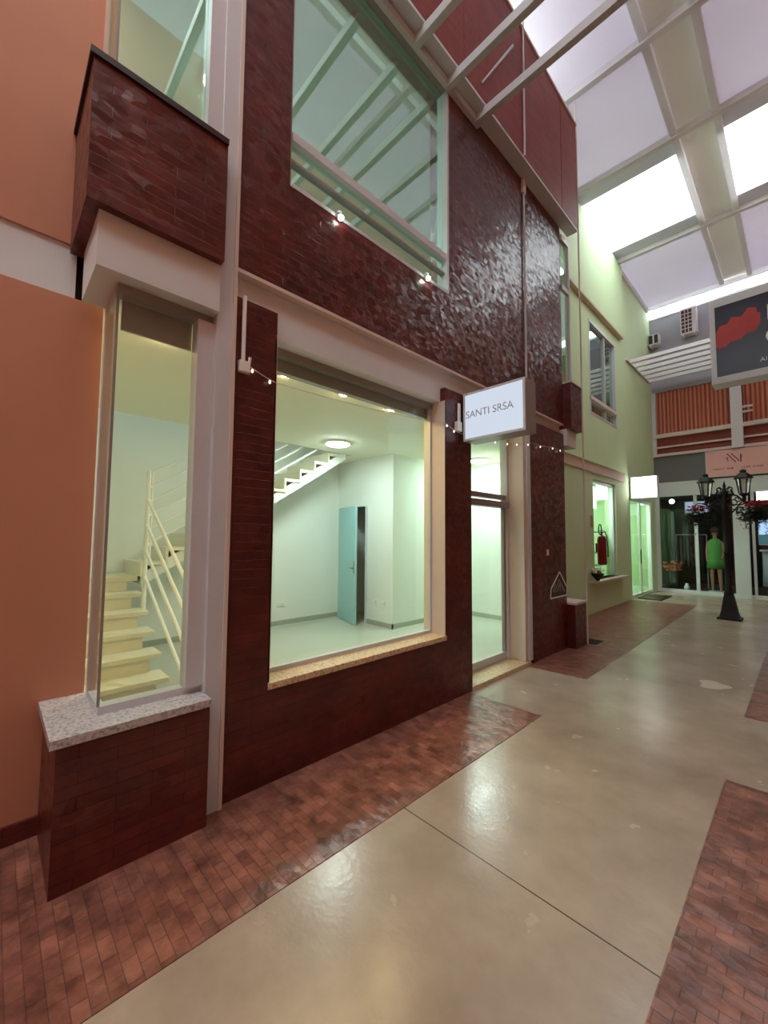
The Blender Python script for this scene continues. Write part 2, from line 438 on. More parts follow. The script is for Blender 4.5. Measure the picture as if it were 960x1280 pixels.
# entrance door
dr = tag(MB().box(-2.80, -2.69, 3.69, 4.97, 1.99, 2.07).build('door_1', M['alu_dark']), kind='structure')
for nm, b, m in (('transom_rail', (-2.80, -2.72, 3.69, 4.97, 2.10, 2.16), 'alu_dark'), ('jamb', (-2.80, -2.70, 4.86, 4.97, .05, 2.985), 'alu'),
                 ('jamb', (-2.80, -2.70, 3.69, 3.75, .05, 2.985), 'alu'),
                 ('leaf_rail', (-2.77, -2.73, 3.75, 4.86, .06, .14), 'alu'), ('leaf_stile', (-2.77, -2.73, 4.82, 4.86, .14, 1.99), 'alu_dark'),
                 ('leaf_stile', (-2.77, -2.73, 3.75, 3.80, .14, 1.99), 'alu_dark')):
    MB().box(*b).build(nm, M[m], dr)
MB().box(-2.753, -2.747, 3.80, 4.82, .14, 1.99).build('glass_pane', M['glass'], dr)
MB().box(-2.753, -2.747, 3.75, 4.86, 2.16, 2.985).build('glass_pane', M['glass'], dr)
h = MB().cyl((-2.70, 3.88, .95), (-2.70, 3.88, 1.25), .012).cyl((-2.70, 3.88, 1.0), (-2.75, 3.88, 1.0), .008).cyl((-2.70, 3.88, 1.2), (-2.75, 3.88, 1.2), .008)
h.build('door_handle', M['alu'], dr)
S('trim_7', MB().box(-2.72, FACE-.02, 4.90, 4.975, .05, 2.985), 'cream')
S('trim_7', MB().box(-2.72, FACE, 4.975, 5.06, .05, 2.985), 'column')
tag(MB().box(-2.85, FACE+.005, 3.69, 5.0, .0, .045, .003).build('door_threshold', M['granite_warm_lit']), kind='structure')

# upper window
u = tag(MB().box(-2.60, FACE+.004, 3.272, 3.30, 4.12, 6.42).build('window_2', M['alu']), kind='structure')
for nm, b, m in (('frame_side', (-2.60, -2.50, 1.42, 1.445, 4.12, 6.42), 'alu_dark'), ('frame_bottom', (-2.60, FACE+.004, 1.445, 3.272, 4.12, 4.15), 'alu'),
                 ('frame_top', (-2.60, -2.48, 1.445, 3.272, 6.38, 6.42), 'alu_dark'), ('transom', (-2.56, -2.485, 1.445, 3.272, 4.50, 4.565), 'alu'),
                 ('lower_rail', (-2.555, -2.50, 1.445, 3.272, 4.345, 4.365), 'alu_dark')):
    MB().box(*b).build(nm, M[m], u)
MB().box(-2.533, -2.527, 1.445, 3.272, 4.15, 6.38).build('glass_pane', M['glass_up'], u)
for yy in (1.86, 2.93):  # two small glowing lenses, each in a housing
    t = thing('bright_point', 'small bright point at the foot of the upper window, %s' % ('nearer the pale column' if yy < 2 else 'nearer the lit sign box'), 'bright_point', (-2.46, yy, 4.14), 'bright points under the upper window')
    MB().cyl((-2.462, yy, 4.152), (-2.462, yy, 4.17), .022).build('housing', M['alu'], t)
    MB().cyl((-2.445, yy, 4.118), (-2.425, yy, 4.105), .02, .016).build('lens', M['glowstrip'], t)
    MB().cyl((-2.475, yy, 4.130), (-2.445, yy, 4.118), .026, .024).build('reflector', M['alu'], t)

# ---------------------------------------------------------------- pergolas (bars across the gallery)
def pergola(ys, z, x0, x1, label, lab2=None, mat='steel_grey'):
    t = thing('pergola', label, 'pergola', (x0, ys[0], z))
    for y in ys: MB().box(x0, x1, y-.035, y+.035, z-.05, z+.05, .004).build('bar', M[mat], t)
    MB().box(x0-.03, x0+.02, ys[0]-.3, ys[-1]+.06, z-.04, z+.035).build('wall_rail', M[mat], t)
    return t
pergola([1.16, 1.68, 2.21, 2.74, 3.26, 3.79], 6.405, FACE+.03, XR-.02, 'grey steel bars crossing the gallery above the big upper window')
pergola([12.5, 12.9, 13.3, 13.7, 14.1, 14.5], 6.5, -3.17, XR-.02, 'white steel pergola bars between the green wall and the end wall', mat='steel_white')

# ---------------------------------------------------------------- tall column and corner bay on the left
S('trim_8', MB().box(-2.72, -2.44, .925, 1.04, 0, 8.3, .004), 'column')
S('trim_9', MB().box(-2.45, -2.432, 1.022, 1.045, 0, 8.3), 'cream')
mb = MB().box(-2.57, -2.35, .25, .925, 0, .655).box(-2.92, -2.57, .25, .43, 0, .655)
S('wall_left_bay', mb, 'brick')
tag(MB().prism([(-2.92, .225), (-2.325, .225), (-2.325, .925), (-2.575, .925), (-2.575, .455), (-2.92, .455)], 'z', .655, .695).build('window_sill', M['granite']), kind='structure')
b3 = tag(MB().box(-2.57, -2.50, .425, .925, .695, .735).build('window_3', M['alu']), kind='structure')
for nm, b, m in (('frame_side', (-2.57, -2.47, .83, .925, .735, 2.90), 'alu'), ('frame_top', (-2.57, -2.50, .425, .925, 2.90, 2.955), 'alu_dark'),
                 ('corner_post', (-2.515, -2.503, .42, .432, .735, 2.90), 'alu_dark'), ('frame_bottom', (-2.86, -2.57, .425, .455, .695, .735), 'alu'),
                 ('frame_side', (-2.86, -2.80, .425, .46, .735, 2.90), 'alu'), ('frame_top', (-2.86, -2.57, .425, .46, 2.90, 2.955), 'alu'),
                 ('head_shade', (-2.60, -2.58, .46, .83, 2.74, 2.955), 'alu_dark')):
    MB().box(*b).build(nm, M[m], b3)
MB().box(-2.513, -2.507, .432, .83, .735, 2.90).build('glass_pane', M['glass'], b3)
MB().box(-2.80, -2.515, .423, .429, .735, 2.90).build('glass_pane', M['glass'], b3)
S('trim_10', MB().box(-2.86, -2.405, .31, .925, 2.955, 3.245), 'white')
mb = MB().box(-2.92, -2.35, .25, .925, 3.245, 3.975)
S('wall_left_bay_upper', mb, 'brick')
S('trim_11', MB().box(-2.93, -2.335, .235, .925, 3.975, 4.01), 'capdark')
b4 = tag(MB().box(-2.53, -2.45, .835, .925, 4.01, 7.9).build('window_4', M['alu']), kind='structure')
for nm, b, m in (('frame_bottom', (-2.53, -2.49, .36, .835, 4.01, 4.035), 'alu'), ('frame_side', (-2.92, -2.80, .355, .375, 4.01, 7.9), 'pinkbeam'),
                 ('corner_post', (-2.515, -2.505, .36, .372, 4.01, 7.9), 'alu_dark')):
    MB().box(*b).build(nm, M[m], b4)
MB().box(-2.513, -2.507, .372, .835, 4.035, 7.9).build('glass_pane', M['glass_up'], b4)
MB().box(-2.80, -2.515, .362, .368, 4.01, 7.9).build('glass_pane', M['glass_up'], b4)
S('wall_left_bay_head', MB().box(-2.92, -2.35, .25, .925, 7.9, 8.3), 'brick')

# near orange wall
S('wall_left_near', MB().box(-3.12, -2.92, -8.5, .425, 0, 2.985), 'orange')
S('wall_left_near_upper', MB().box(-3.12, -2.92, -8.5, .36, 3.30, 8.8), 'orange')
S('trim_12', MB().box(-3.12, -2.935, -8.5, .285, 2.985, 3.30), 'white')
S('trim_13', MB().box(-3.12, -3.0, .285, .43, 2.985, 3.30), 'capdark')  # dark slab puts the shade of the gap beside the bay into colour
S('baseboard_left', MB().box(-2.92, -2.9, -8.5, .25, 0, .10), 'brick')

# ---------------------------------------------------------------- shop interior, ground floor
ZF = .05; CZ = 3.05
S('floor_shop', MB().box(-6.6, -2.92, .1, 7.1, -.1, ZF).box(-2.92, -2.57, .43, 1.0, -.1, ZF).box(-2.92, -2.72, 1.0, 6.0, -.1, ZF), 'inner_floor')
mb = MB()
mb.box(-6.6, -6.45, .1, 7.1, ZF, 6.4)                 # back
mb.box(-6.6, -3.13, -.02, .1, ZF, 6.4)                # towards the neighbour
mb.box(-5.55, -4.9, 4.95, 5.07, ZF, CZ)               # partition
mb.box(-6.45, -6.36, 4.95, 5.07, ZF, CZ)
mb.box(-6.36, -5.55, 4.95, 5.07, 2.17, CZ)
mb.box(-5.02, -4.9, 5.07, 7.1, ZF, CZ)
mb.box(-6.6, -3.2, 7.0, 7.12, ZF, CZ)
mb.box(-3.32, -3.2, 6.0, 7.12, ZF, CZ)
S('wall_shop', mb, 'inner')
mb = MB()
mb.box(-5.55, -3.13, .1, 7.1, CZ, CZ+.25); mb.box(-3.13, -2.76, .44, 6.0, CZ, CZ+.25)
mb.box(-6.45, -5.55, 4.55, 7.1, CZ, CZ+.25)
S('ceiling_shop', mb, 'ceil')
mb = MB()
mb.box(-6.45, -6.43, .1, 4.95, ZF, ZF+.08); mb.box(-5.55, -4.88, 4.93, 4.95, ZF, ZF+.08); mb.box(-4.9, -4.88, 4.93, 7.0, ZF, ZF+.08); mb.box(-4.9, -3.3, 6.98, 7.0, ZF, ZF+.08)
S('baseboard_shop', mb, 'skirt')
# upper storey room
S('wall_upper_room', MB().box(-6.6, -2.75, 6.05, 6.15, 3.3, 6.9), 'inner')
S('ceiling_upper_room', MB().box(-6.6, -2.75, -.02, 6.15, 6.6, 6.75), 'inner')

# inner door, ajar
d2 = thing('door', 'teal interior door standing ajar in the back corner of the lit shop', 'door', (-6.34, 4.93, ZF), rz=R(-18))
ca = world_of(d2)
def local_build(mb, name, mat, par, **k):
    """geometry written in the parent's own axes"""
    bmesh.ops.transform(mb.bm, matrix=world_of(par), verts=mb.bm.verts[:]); return mb.build(name, M[mat], par, **k)
local_build(MB().box(0, .88, -.035, 0, .01, 2.10, .004), 'leaf', 'teal', d2)
local_build(MB().cyl((.82, -.035, 1.0), (.82, -.09, 1.0), .012).cyl((.82, -.09, 1.0), (.71, -.09, 1.0), .01).box(.80, .84, -.042, -.035, .9, 1.12), 'door_handle', 'alu_dark', d2)
S('trim_14', MB().box(-5.60, -5.55, 4.93, 5.08, ZF, 2.17), 'alu')
for i, (c, ax) in enumerate([((-6.445, 3.72, .41), 'x'), ((-5.31, 4.945, .46), 'y'), ((-5.12, 4.945, .45), 'y')]):
    lab = ['double wall socket low on the shop wall under the stairs', 'left one of two white sockets beside the teal door', 'right one of two white sockets beside the teal door'][i]
    t = thing('wall_socket', lab, 'socket', c, 'wall sockets in the lit shop')
    x, y, z = c
    if ax == 'x':
        MB().box(x-.005, x+.008, y-.075, y+.075, z-.04, z+.04, .003).build('plate', M['rail'], t)
        MB().box(x+.008, x+.012, y-.05, y-.01, z-.02, z+.02).box(x+.008, x+.012, y+.01, y+.05, z-.02, z+.02).build('outlet', M['alu'], t)
    else:
        MB().box(x-.04, x+.04, y-.008, y+.005, z-.04, z+.04, .003).build('plate', M['rail'], t)
        MB().box(x-.02, x+.02, y-.012, y-.008, z-.02, z+.02).build('outlet', M['alu'], t)

# lamps
def ceiling_lamp(x, y, z, label, r=.19):
    t = thing('ceiling_lamp', label, 'ceiling lamp', (x, y, z), 'round flush ceiling lamps')
    MB().cyl((x, y, z), (x, y, z-.03), r+.015, r, 32).build('rim', M['rail'], t)
    MB().cyl((x, y, z-.03), (x, y, z-.045), r-.01, r-.03, 32).build('diffuser', M['lamp'], t)
ceiling_lamp(-4.93, 3.76, CZ, 'bright round flush ceiling lamp seen through the big shop window')
ceiling_lamp(-4.12, 6.45, CZ, 'bright round flush ceiling lamp seen through the glass above the shop door')
ceiling_lamp(-4.3, 1.6, 6.6, 'unseen round ceiling lamp added to brighten the upper storey room')  # unseen lamp, added to brighten the glass of the upper window
for i, (x, y) in enumerate([(-3.2, .83), (-3.16, 1.82), (-3.18, 2.5), (-3.18, 3.19)]):
    lab = ['small downlight in the ceiling behind the narrow corner window', 'warm downlight behind the big window, leftmost of three', 'warm downlight behind the big window, middle of three', 'warm downlight behind the big window, rightmost of three'][i]
    t = thing('downlight', lab, 'downlight', (x, y, CZ), 'warm recessed downlights')
    MB().cyl((x, y, CZ), (x, y, CZ-.008), .06, .058, 24).build('ring', M['rail'], t)
    MB().cyl((x, y, CZ-.008), (x, y, CZ-.014), .05, .045, 24).build('lens', M['warm'], t)

# ---------------------------------------------------------------- staircase
st = thing('staircase', 'cream L-shaped staircase with white tube railing inside the lit shop', 'staircase', (-4.3, .7, ZF))
RISE = .175; Z0 = .055+RISE
for k in range(5):
    x = -4.36 - .268*k; z = Z0 + RISE*k
    MB().box(x-.30, x+.02, .12, 1.31, z-.045, z, .004).box(x-.03, x, .12, 1.20-.0, z-RISE, z-.045).build('step', M['stair'], st)
zl = Z0 + RISE*5
MB().box(-6.44, -5.68, .12, 1.31, zl-.06, zl, .004).build('landing', M['stair'], st)
MB().box(-5.72, -5.69, .12, 1.20, zl-RISE, zl-.06).build('riser', M['stair'], st)
nst = 11
for k in range(nst):
    y = 1.31 + .275*k; z = zl + RISE*(k+1)
    if z > CZ+.2: break
    MB().box(-6.44, -5.58, y, y+.31, z-.045, z, .004).box(-6.44, -5.58, y, y+.03, z-RISE, z-.045).build('step', M['stair'], st)
sl = RISE/.275
for xx in (-5.66,):
    mb = MB(); y0, y1 = 1.33, 4.45
    mb.prism([(y0, zl-.12), (y1, zl-.12+sl*(y1-y0)), (y1, zl+.03+sl*(y1-y0)), (y0, zl+.03)], 'x', xx, xx+.06)
    mb.build('stringer', M['inner'], st)
mb = MB().prism([(1.33, zl-.10), (4.45, zl-.10+sl*3.12), (4.45, zl-.06+sl*3.12), (1.33, zl-.06)], 'x', -6.44, -5.66)
mb.build('underside', M['inner'], st)
# railing
rail = MB(); px_, py_ = -5.38, 1.31
rail.cyl((px_, py_, zl-.42), (px_, py_, 2.36), .024)
rail.cyl((-3.85, py_, ZF), (-3.85, py_, 1.12), .022)
for k in range(4):
    rail.cyl((px_, py_, 2.02-.30*k), (-3.85, py_, 1.10-.30*k+.02*k), .018)
for k in range(6):
    z_ = 2.38-.176*k
    rail.cyl((px_, py_, z_-.02), (-5.60, 1.40, z_), .015)
    L = min(4.35, 1.40+(CZ-z_)/sl)
    rail.cyl((-5.60, 1.40, z_), (-5.60, L, z_+(L-1.4)*sl), .015)
rail.cyl((-5.60, 1.40, 1.3), (-5.60, 1.40, 2.38), .018)
rail.cyl((-5.60, 2.5, 1.9), (-5.60, 2.5, 3.0), .016)
rail.build('railing', M['rail'], st)

# ---------------------------------------------------------------- second bay at the far end of the brick unit
S('wall_left_bay_far', MB().box(-3.2, -2.35, 6.15, 6.56, 0, .63), 'brick')
tag(MB().box(-3.2, -2.335, 6.15, 6.575, .63, .665, .004).build('window_sill', M['cream']), kind='structure')
S('wall_left_bay_far_upper', MB().box(-3.2, -2.35, 6.15, 6.56, 3.25, 3.95), 'brick')
S('trim_15', MB().box(-3.2, -2.335, 6.15, 6.575, 3.95, 3.975), 'cream')
S('trim_16', MB().box(-3.2, -2.42, 6.15, 6.5, 3.0, 3.25), 'white')
b5 = tag(MB().box(-2.52, -2.44, 6.15, 6.44, 6.25, 6.33).build('window_5', M['alu']), kind='structure')
MB().box(-2.48, -2.44, 6.40, 6.44, 3.975, 6.25).build('frame_side', M['alu'], b5)
MB().box(-2.48, -2.44, 6.15, 6.40, 5.45, 5.52).build('transom', M['alu'], b5)
MB().box(-2.47, -2.464, 6.15, 6.40, 3.975, 6.25).build('glass_pane', M['glass_up'], b5)
S('wall_left_bay_inner', MB().box(-3.2, -2.8, 6.15, 6.44, 3.975, 6.33), 'inner')
dp = tag(MB().cyl((-2.35, 6.6, 0), (-2.35, 6.6, 8.8), .012).build('downpipe', M['cream']), 'thin pale vertical pipe at the corner of the low brick ledge before the green wall', 'pipe')
dp2 = thing('downpipe', 'thin white pipe running down the brick facade above the lit sign box', 'pipe', (-2.45, 4.95, 3.5))
MB().tube([(-2.452, 4.95, 6.44), (-2.452, 4.95, 3.5)], .014).build('tube', M['column'], dp2)
MB().box(-2.47, -2.435, 4.915, 4.985, 6.25, 6.44).build('bracket', M['cream'], dp2)
tag(MB().cyl((-2.285, 4.66, 6.47), (-2.285, 4.66, 8.6), .013).build('downpipe', M['column']), 'thin pale vertical pipe on the red parapet box high above the sign', 'pipe')

# ---------------------------------------------------------------- green wall
GX = -3.2
S('wall_green', wallx(MB(), GX-.25, GX, 6.15, 14.95, 0, 8.85, [(9.45, 11.3, 4.4, 6.57), (9.5, 11.05, .70, 2.93), (12.22, 14.4, .0, 2.72)]), 'green')
S('wall_green_upper', MB().box(GX, GX+.10, 6.6, 11.75, 6.9, 8.84), 'green')
S('trim_17', MB().box(GX, GX+.098, 6.6, 11.74, 6.86, 6.902), 'pinkbeam')
S('trim_18', MB().box(GX, GX+.03, 6.6, 11.75, 3.06, 3.27), 'pinkbeam')
S('trim_19', MB().box(GX, GX+.06, 6.6, 11.75, 3.27, 3.29), 'green')
tag(MB().box(GX-.2, GX+.14, 9.15, 11.45, .655, .70, .004).build('window_sill', M['cream']), kind='structure')
b6 = tag(MB().box(GX-.1, GX+.03, 9.45, 11.3, 4.72, 4.80).build('window_6', M['cream']), kind='structure')
for nm, b in (('frame_side', (GX-.1, GX+.01, 9.45, 9.50, 4.4, 6.57)), ('frame_side', (GX-.1, GX+.01, 11.24, 11.3, 4.4, 6.57)), ('mullion', (GX-.1, GX-.02, 10.55, 10.6, 4.4, 6.57)),
              ('frame_top', (GX-.1, GX+.01, 9.5, 11.24, 6.52, 6.57)), ('frame_bottom', (GX-.1, GX+.01, 9.5, 11.24, 4.4, 4.44))):
    MB().box(*b).build(nm, M['alu'], b6)
MB().box(GX-.063, GX-.057, 9.5, 11.24, 4.44, 6.52).build('glass_pane', M['glass_up'], b6)
S('wall_green_inner_upper', MB().box(GX-1.5, GX-1.4, 8.2, 11.8, 3.6, 6.8).box(GX-1.5, GX-.25, 8.2, 8.3, 3.6, 6.8).box(GX-1.5, GX-.25, 11.7, 11.8, 3.6, 6.8).box(GX-1.5, GX-.25, 8.2, 11.8, 6.8, 6.9).box(GX-1.5, GX-.25, 8.2, 11.8, 3.5, 3.6), 'grey_wall')
b7 = tag(MB().box(GX-.12, GX-.05, 9.5, 11.05, 2.87, 2.93).build('window_7', M['alu_dark']), kind='structure')
for nm, b in (('frame_side', (GX-.12, GX-.05, 9.5, 9.54, .70, 2.87)), ('frame_side', (GX-.12, GX-.05, 11.0, 11.05, .70, 2.87))):
    MB().box(*b).build(nm, M['alu'], b7)
MB().box(GX-.093, GX-.087, 9.54, 11.0, .70, 2.87).build('glass_pane', M['glass'], b7)
# room behind the green wall
mb = MB(); mb.box(-5.2, -5.1, 7.2, 14.9, 0, 3.0); mb.box(-5.2, GX-.25, 7.15, 7.25, 0, 3.0); mb.box(-5.2, GX-.25, 14.8, 14.9, 0, 3.0); mb.box(-5.2, GX-.25, 11.8, 11.9, 0, 3.0)
S('wall_green_shop', mb, 'green')
S('floor_green_shop', MB().box(-5.2, GX-.25, 7.2, 14.9, -.1, .02), 'inner_floor')
S('ceiling_green_shop', MB().box(-5.2, GX-.25, 7.2, 14.9, 3.0, 3.1), 'inner')
ceiling_lamp(-4.0, 10.2, 3.0, 'round ceiling lamp inside the green-walled shop, behind its display window', .22)
ceiling_lamp(-4.0, 13.2, 3.0, 'round ceiling lamp inside the green-walled shop, behind its glass door', .22)
d3 = tag(MB().box(GX-.12, GX-.02, 12.22, 14.4, 2.64, 2.72).build('door_3', M['alu']), kind='structure')
for nm, b in (('jamb', (GX-.12, GX-.02, 12.22, 12.28, .02, 2.64)), ('stile', (GX-.1, GX-.04, 13.28, 13.36, .02, 2.64)), ('jamb', (GX-.12, GX-.02, 14.34, 14.4, .02, 2.64)),
              ('bottom_rail', (GX-.1, GX-.04, 12.28, 14.34, .02, .09))):
    MB().box(*b).build(nm, M['rail'], d3)
MB().box(GX-.073, GX-.067, 12.28, 13.28, .09, 2.64).box(GX-.073, GX-.067, 13.36, 14.34, .09, 2.64).build('glass_pane', M['glass'], d3)
MB().cyl((GX-.02, 13.22, .9), (GX-.02, 13.22, 1.3), .014).build('door_handle', M['black'], d3)

# ---------------------------------------------------------------- right side (out of frame) and a closing wall added to cut sky light
S('wall_near_added', MB().box(-3.3, XR+.2, -8.7, -8.5, 0, 8.85), 'orange')
S('wall_right', MB().box(XR, XR+.2, -8.5, 14.9, 0, 8.85), 'orange')

# ---------------------------------------------------------------- end wall with shopfront
EY = 14.9
mb = wally(MB(), EY, EY+.2, GX-.3, XR+.2, 6.2, 8.6)
S('wall_end', mb, 'grey_wall')
S('wall_end_fascia', MB().box(-3.2, XR, EY, EY+.2, 3.34, 4.16), 'grey_fascia')
S('trim_20', MB().box(-3.2, XR, EY-.04, EY+.2, 2.92, 3.34), 'white')
S('trim_21', MB().box(-3.2, XR, EY-.06, EY+.1, 4.16, 4.24), 'cream')
S('trim_22', MB().box(-3.2, XR, EY-.08, EY+.1, 4.74, 4.86), 'cream')
S('trim_23', MB().box(-3.2, XR, EY-.05, EY+.0, 4.42, 4.47), 'cream')
S('wall_end_brick', tiles and MB().box(-3.2, XR, EY+.02, EY+.2, 4.24, 4.76), 'brick_box')
S('trim_24', MB().box(-3.2, -3.1, EY-.06, EY+.1, 4.24, 6.2), 'alu')
# columns of the shopfront
S('trim_25', MB().box(-1.36, -1.04, EY-.08, EY+.1, 0, 2.92), 'white')
S('trim_26', MB().box(-1.30, -1.05, EY-.16, EY, 4.16, 6.2), 'steel_white')
s8 = tag(MB().box(-3.2, XR, EY-.02, EY+.1, .0, .10).build('window_8', M['white']), kind='structure')
for x0, x1 in ((-3.2, -3.1), (-2.24, -2.16), (-.98, -.92)):
    MB().box(x0, x1, EY, EY+.08, .10, 2.92).build('mullion', M['white'], s8)
MB().box(-3.1, -2.24, EY+.035, EY+.041, .10, 2.92).box(-2.16, -1.36, EY+.035, EY+.041, .10, 2.92).box(-.92, XR, EY+.035, EY+.041, .10, 2.92).build('glass_pane', M['glass'], s8)
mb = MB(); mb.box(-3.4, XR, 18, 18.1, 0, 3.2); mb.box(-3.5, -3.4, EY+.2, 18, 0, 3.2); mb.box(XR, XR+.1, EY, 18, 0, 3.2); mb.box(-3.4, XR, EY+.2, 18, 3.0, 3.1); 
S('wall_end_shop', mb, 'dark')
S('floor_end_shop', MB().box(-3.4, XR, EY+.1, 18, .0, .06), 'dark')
# outdoors behind the roof end: bright facade of the next block (pale)
# roller blinds of the upper floor: vertical orange strips
m_, nt, p = new_mat('orange_vertical_blinds')
tc = nt.nodes.new('ShaderNodeTexCoord'); wv = nt.nodes.new('ShaderNodeTexWave'); wv.inputs['Scale'].default_value = 3.2; wv.inputs['Distortion'].default_value = 1.2; wv.inputs['Detail'].default_value = 1
wv.inputs['Detail Scale'].default_value = .3
mp = nt.nodes.new('ShaderNodeMapping'); mp.inputs['Scale'].default_value = (1, 1, .05)
nt.links.new(tc.outputs['Object'], mp.inputs[0]); nt.links.new(mp.outputs[0], wv.inputs[0])
cr = nt.nodes.new('ShaderNodeValToRGB'); cr.color_ramp.elements[0].color = hexc(srgb(176, 92, 70)); cr.color_ramp.elements[1].color = hexc(srgb(232, 168, 140))
nt.links.new(wv.outputs['Fac'], cr.inputs[0]); nt.links.new(cr.outputs[0], p.inputs['Base Color']); p.inputs['Roughness'].default_value = .7
M['blind'] = m_
def blinds(x0, x1, label):
    n = int((x1-x0)/.03); mb = MB(); pts = []
    for k in range(n+1):
        pts.append((x0+(x1-x0)*k/n, EY+.06+(.022 if k % 2 else -.022)+.01*math.sin(k*1.7)))
    for (xa, ya), (xb, yb) in zip(pts, pts[1:]): mb.quad((xa, ya, 4.86), (xb, yb, 4.86), (xb, yb, 6.22), (xa, ya, 6.22))
    bmesh.ops.remove_doubles(mb.bm, verts=mb.bm.verts[:], dist=1e-4)
    bmesh.ops.solidify(mb.bm, geom=mb.bm.faces[:], thickness=.004)
    tag(mb.build('curtain', M['blind']), label, 'curtain', 'orange curtains on the end wall')
blinds(-3.1, -1.32, 'orange pleated curtain left of the white post, above the grey fascia')
blinds(-1.03, XR-.02, 'orange pleated curtain right of the white post, under the billboard')
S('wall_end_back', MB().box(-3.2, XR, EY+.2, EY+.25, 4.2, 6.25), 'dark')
for i, z in enumerate((5.14, 5.28)):
    tag(MB().box(-1.05, -.83, EY-.13, EY-.08, z-.025, z+.025, .004).build('bracket', M['steel_white']), ['lower', 'upper'][i]+' white steel bracket arm on the white post beside the orange curtain', 'bracket', 'white bracket arms')

# pink shop sign
pk = thing('shop_sign', 'salmon pink fascia sign with a brown slanted logo over the end shop', 'sign', (-1.89, EY-.05, 3.4))
MB().box(-1.89, XR-.02, EY-.09, EY-.045, 3.40, 4.14, .004).build('panel', M['pink'], pk)
MB().box(-1.905, -1.885, EY-.095, EY-.04, 3.39, 4.15).box(-1.885, XR-.02, EY-.095, EY-.04, 3.385, 3.402).build('edge', M['cream'], pk)
M['brown'] = plain('brown_lettering', srgb(96, 44, 36), .6)
lg = MB()
def stroke(x0, z0, x1, z1, w_=.022, y=EY-.093):
    d = Vector((x1-x0, 0, z1-z0)); n = Vector((-d.z, 0, d.x)).normalized()*w_/2
    lg.prism([(x0+n.x, z0+n.z), (x1+n.x, z1+n.z), (x1-n.x, z1-n.z), (x0-n.x, z0-n.z)], 'y', y-.004, y+.004)
stroke(-1.42, 4.02, -1.24, 3.76); stroke(-1.33, 4.02, -1.16, 3.78); stroke(-1.13, 3.98, -1.13, 3.76); stroke(-1.42, 3.92, -1.40, 3.80, .016)
stroke(-1.46, 3.88, -1.42, 3.90, .014); stroke(-1.13, 3.84, -1.09, 3.96, .01)
lg.build('logo', M['brown'], pk)
lg = MB(); x = -1.74
for k in range(24):
    wd = random.uniform(.012, .03)
    if k not in (6, 11, 12, 18) and not (-1.3 < x < -1.12):
        lg = MB(); stroke(x, 3.60, x+wd, 3.60, random.uniform(.025, .05)); lg.build('letter', M['brown'], pk)
    x += .045

# things in the end shop window
def mannequin():
    t = thing('mannequin', 'shop mannequin in a sleeveless green dress behind the end shop glass', 'mannequin', (-1.86, 15.55, .06))
    J = [(-1.86, 15.55, 1.02, .115), (-1.86, 15.55, 1.25, .085), (-1.86, 15.55, 1.50, .11), (-1.86, 15.55, 1.62, .05), (-1.86, 15.54, 1.72, .045), (-1.86, 15.54, 1.84, .088), (-1.86, 15.54, 1.93, .06),
         (-1.94, 15.55, .95, .085), (-1.95, 15.54, .55, .055), (-1.95, 15.57, .13, .035), (-1.95, 15.50, .09, .03),
         (-1.78, 15.55, .95, .085), (-1.76, 15.50, .55, .055), (-1.75, 15.53, .13, .035), (-1.75, 15.46, .09, .03),
         (-2.02, 15.55, 1.52, .045), (-2.06, 15.56, 1.25, .036), (-2.05, 15.50, 1.02, .028), (-2.04, 15.48, .94, .025),
         (-1.70, 15.55, 1.52, .045), (-1.65, 15.54, 1.27, .036), (-1.69, 15.44, 1.08, .028), (-1.71, 15.42, 1.01, .025)]
    E = [(0, 1), (1, 2), (2, 3), (3, 4), (4, 5), (5, 6), (0, 7), (7, 8), (8, 9), (9, 10), (0, 11), (11, 12), (12, 13), (13, 14), (2, 15), (15, 16), (16, 17), (17, 18), (2, 19), (19, 20), (20, 21), (21, 22)]
    me = bpy.data.meshes.new('body'); me.from_pydata([j[:3] for j in J], E, []); o = bpy.data.objects.new('body', me); link(o)
    sk = o.modifiers.new('skin', 'SKIN'); o.modifiers.new('sub', 'SUBSURF').levels = 2
    for i, v in enumerate(me.skin_vertices[0].data): v.radius = (J[i][3], J[i][3]); v.use_root = (i == 0)
    dg = bpy.context.evaluated_depsgraph_get(); m2 = bpy.data.meshes.new_from_object(o.evaluated_get(dg)); m2.name = 'body'
    bpy.data.objects.remove(o); m2.materials.clear(); m2.materials.append(plain('mannequin_skin', srgb(190, 140, 112), .5))
    m2.transform(world_of(t).inverted()); o = bpy.data.objects.new('body', m2); link(o, t)
    pr = [(.215, .74), (.21, .95), (.165, 1.20), (.17, 1.42), (.16, 1.55), (.08, 1.62)]
    d = MB(); d.lathe([(a, b) for a, b in pr], (0, 0, 0), 24)
    for v in d.bm.verts: v.co = Vector((-1.86+v.co.x, 15.55+v.co.y*.72, v.co.z+.02*math.sin(v.co.x*40)))
    d.build('dress', plain('green_dress_cloth', srgb(96, 164, 78), .7, noise=.15, nscale=6), t, smooth=True)
    h_ = MB().sphere((-1.86, 15.56, 1.87), .105, 1, 1, 1.05, 16).sphere((-1.86, 15.60, 1.76), .085, 1.05, .7, 1.5, 12)
    h_.build('hair', plain('reddish_brown_hair', srgb(88, 44, 28), .6), t, smooth=True)
    MB().cyl((-1.86, 15.55, .06), (-1.86, 15.55, .075), .2, .2, 24).build('base', M['alu'], t)
mannequin()
def spot(x, y, z, e, c, r=.05):
    l = bpy.data.lights.new('shop_spot', 'POINT'); l.energy = e; l.color = c; l.shadow_soft_size = r
    return l
pd = thing('pendant_lamp', 'small white globe pendant lamp in the top left of the end shop window', 'pendant lamp', (-2.86, 15.4, 2.5))
MB().cyl((-2.86, 15.4, 3.0), (-2.86, 15.4, 2.86), .006).build('cord', M['black'], pd)
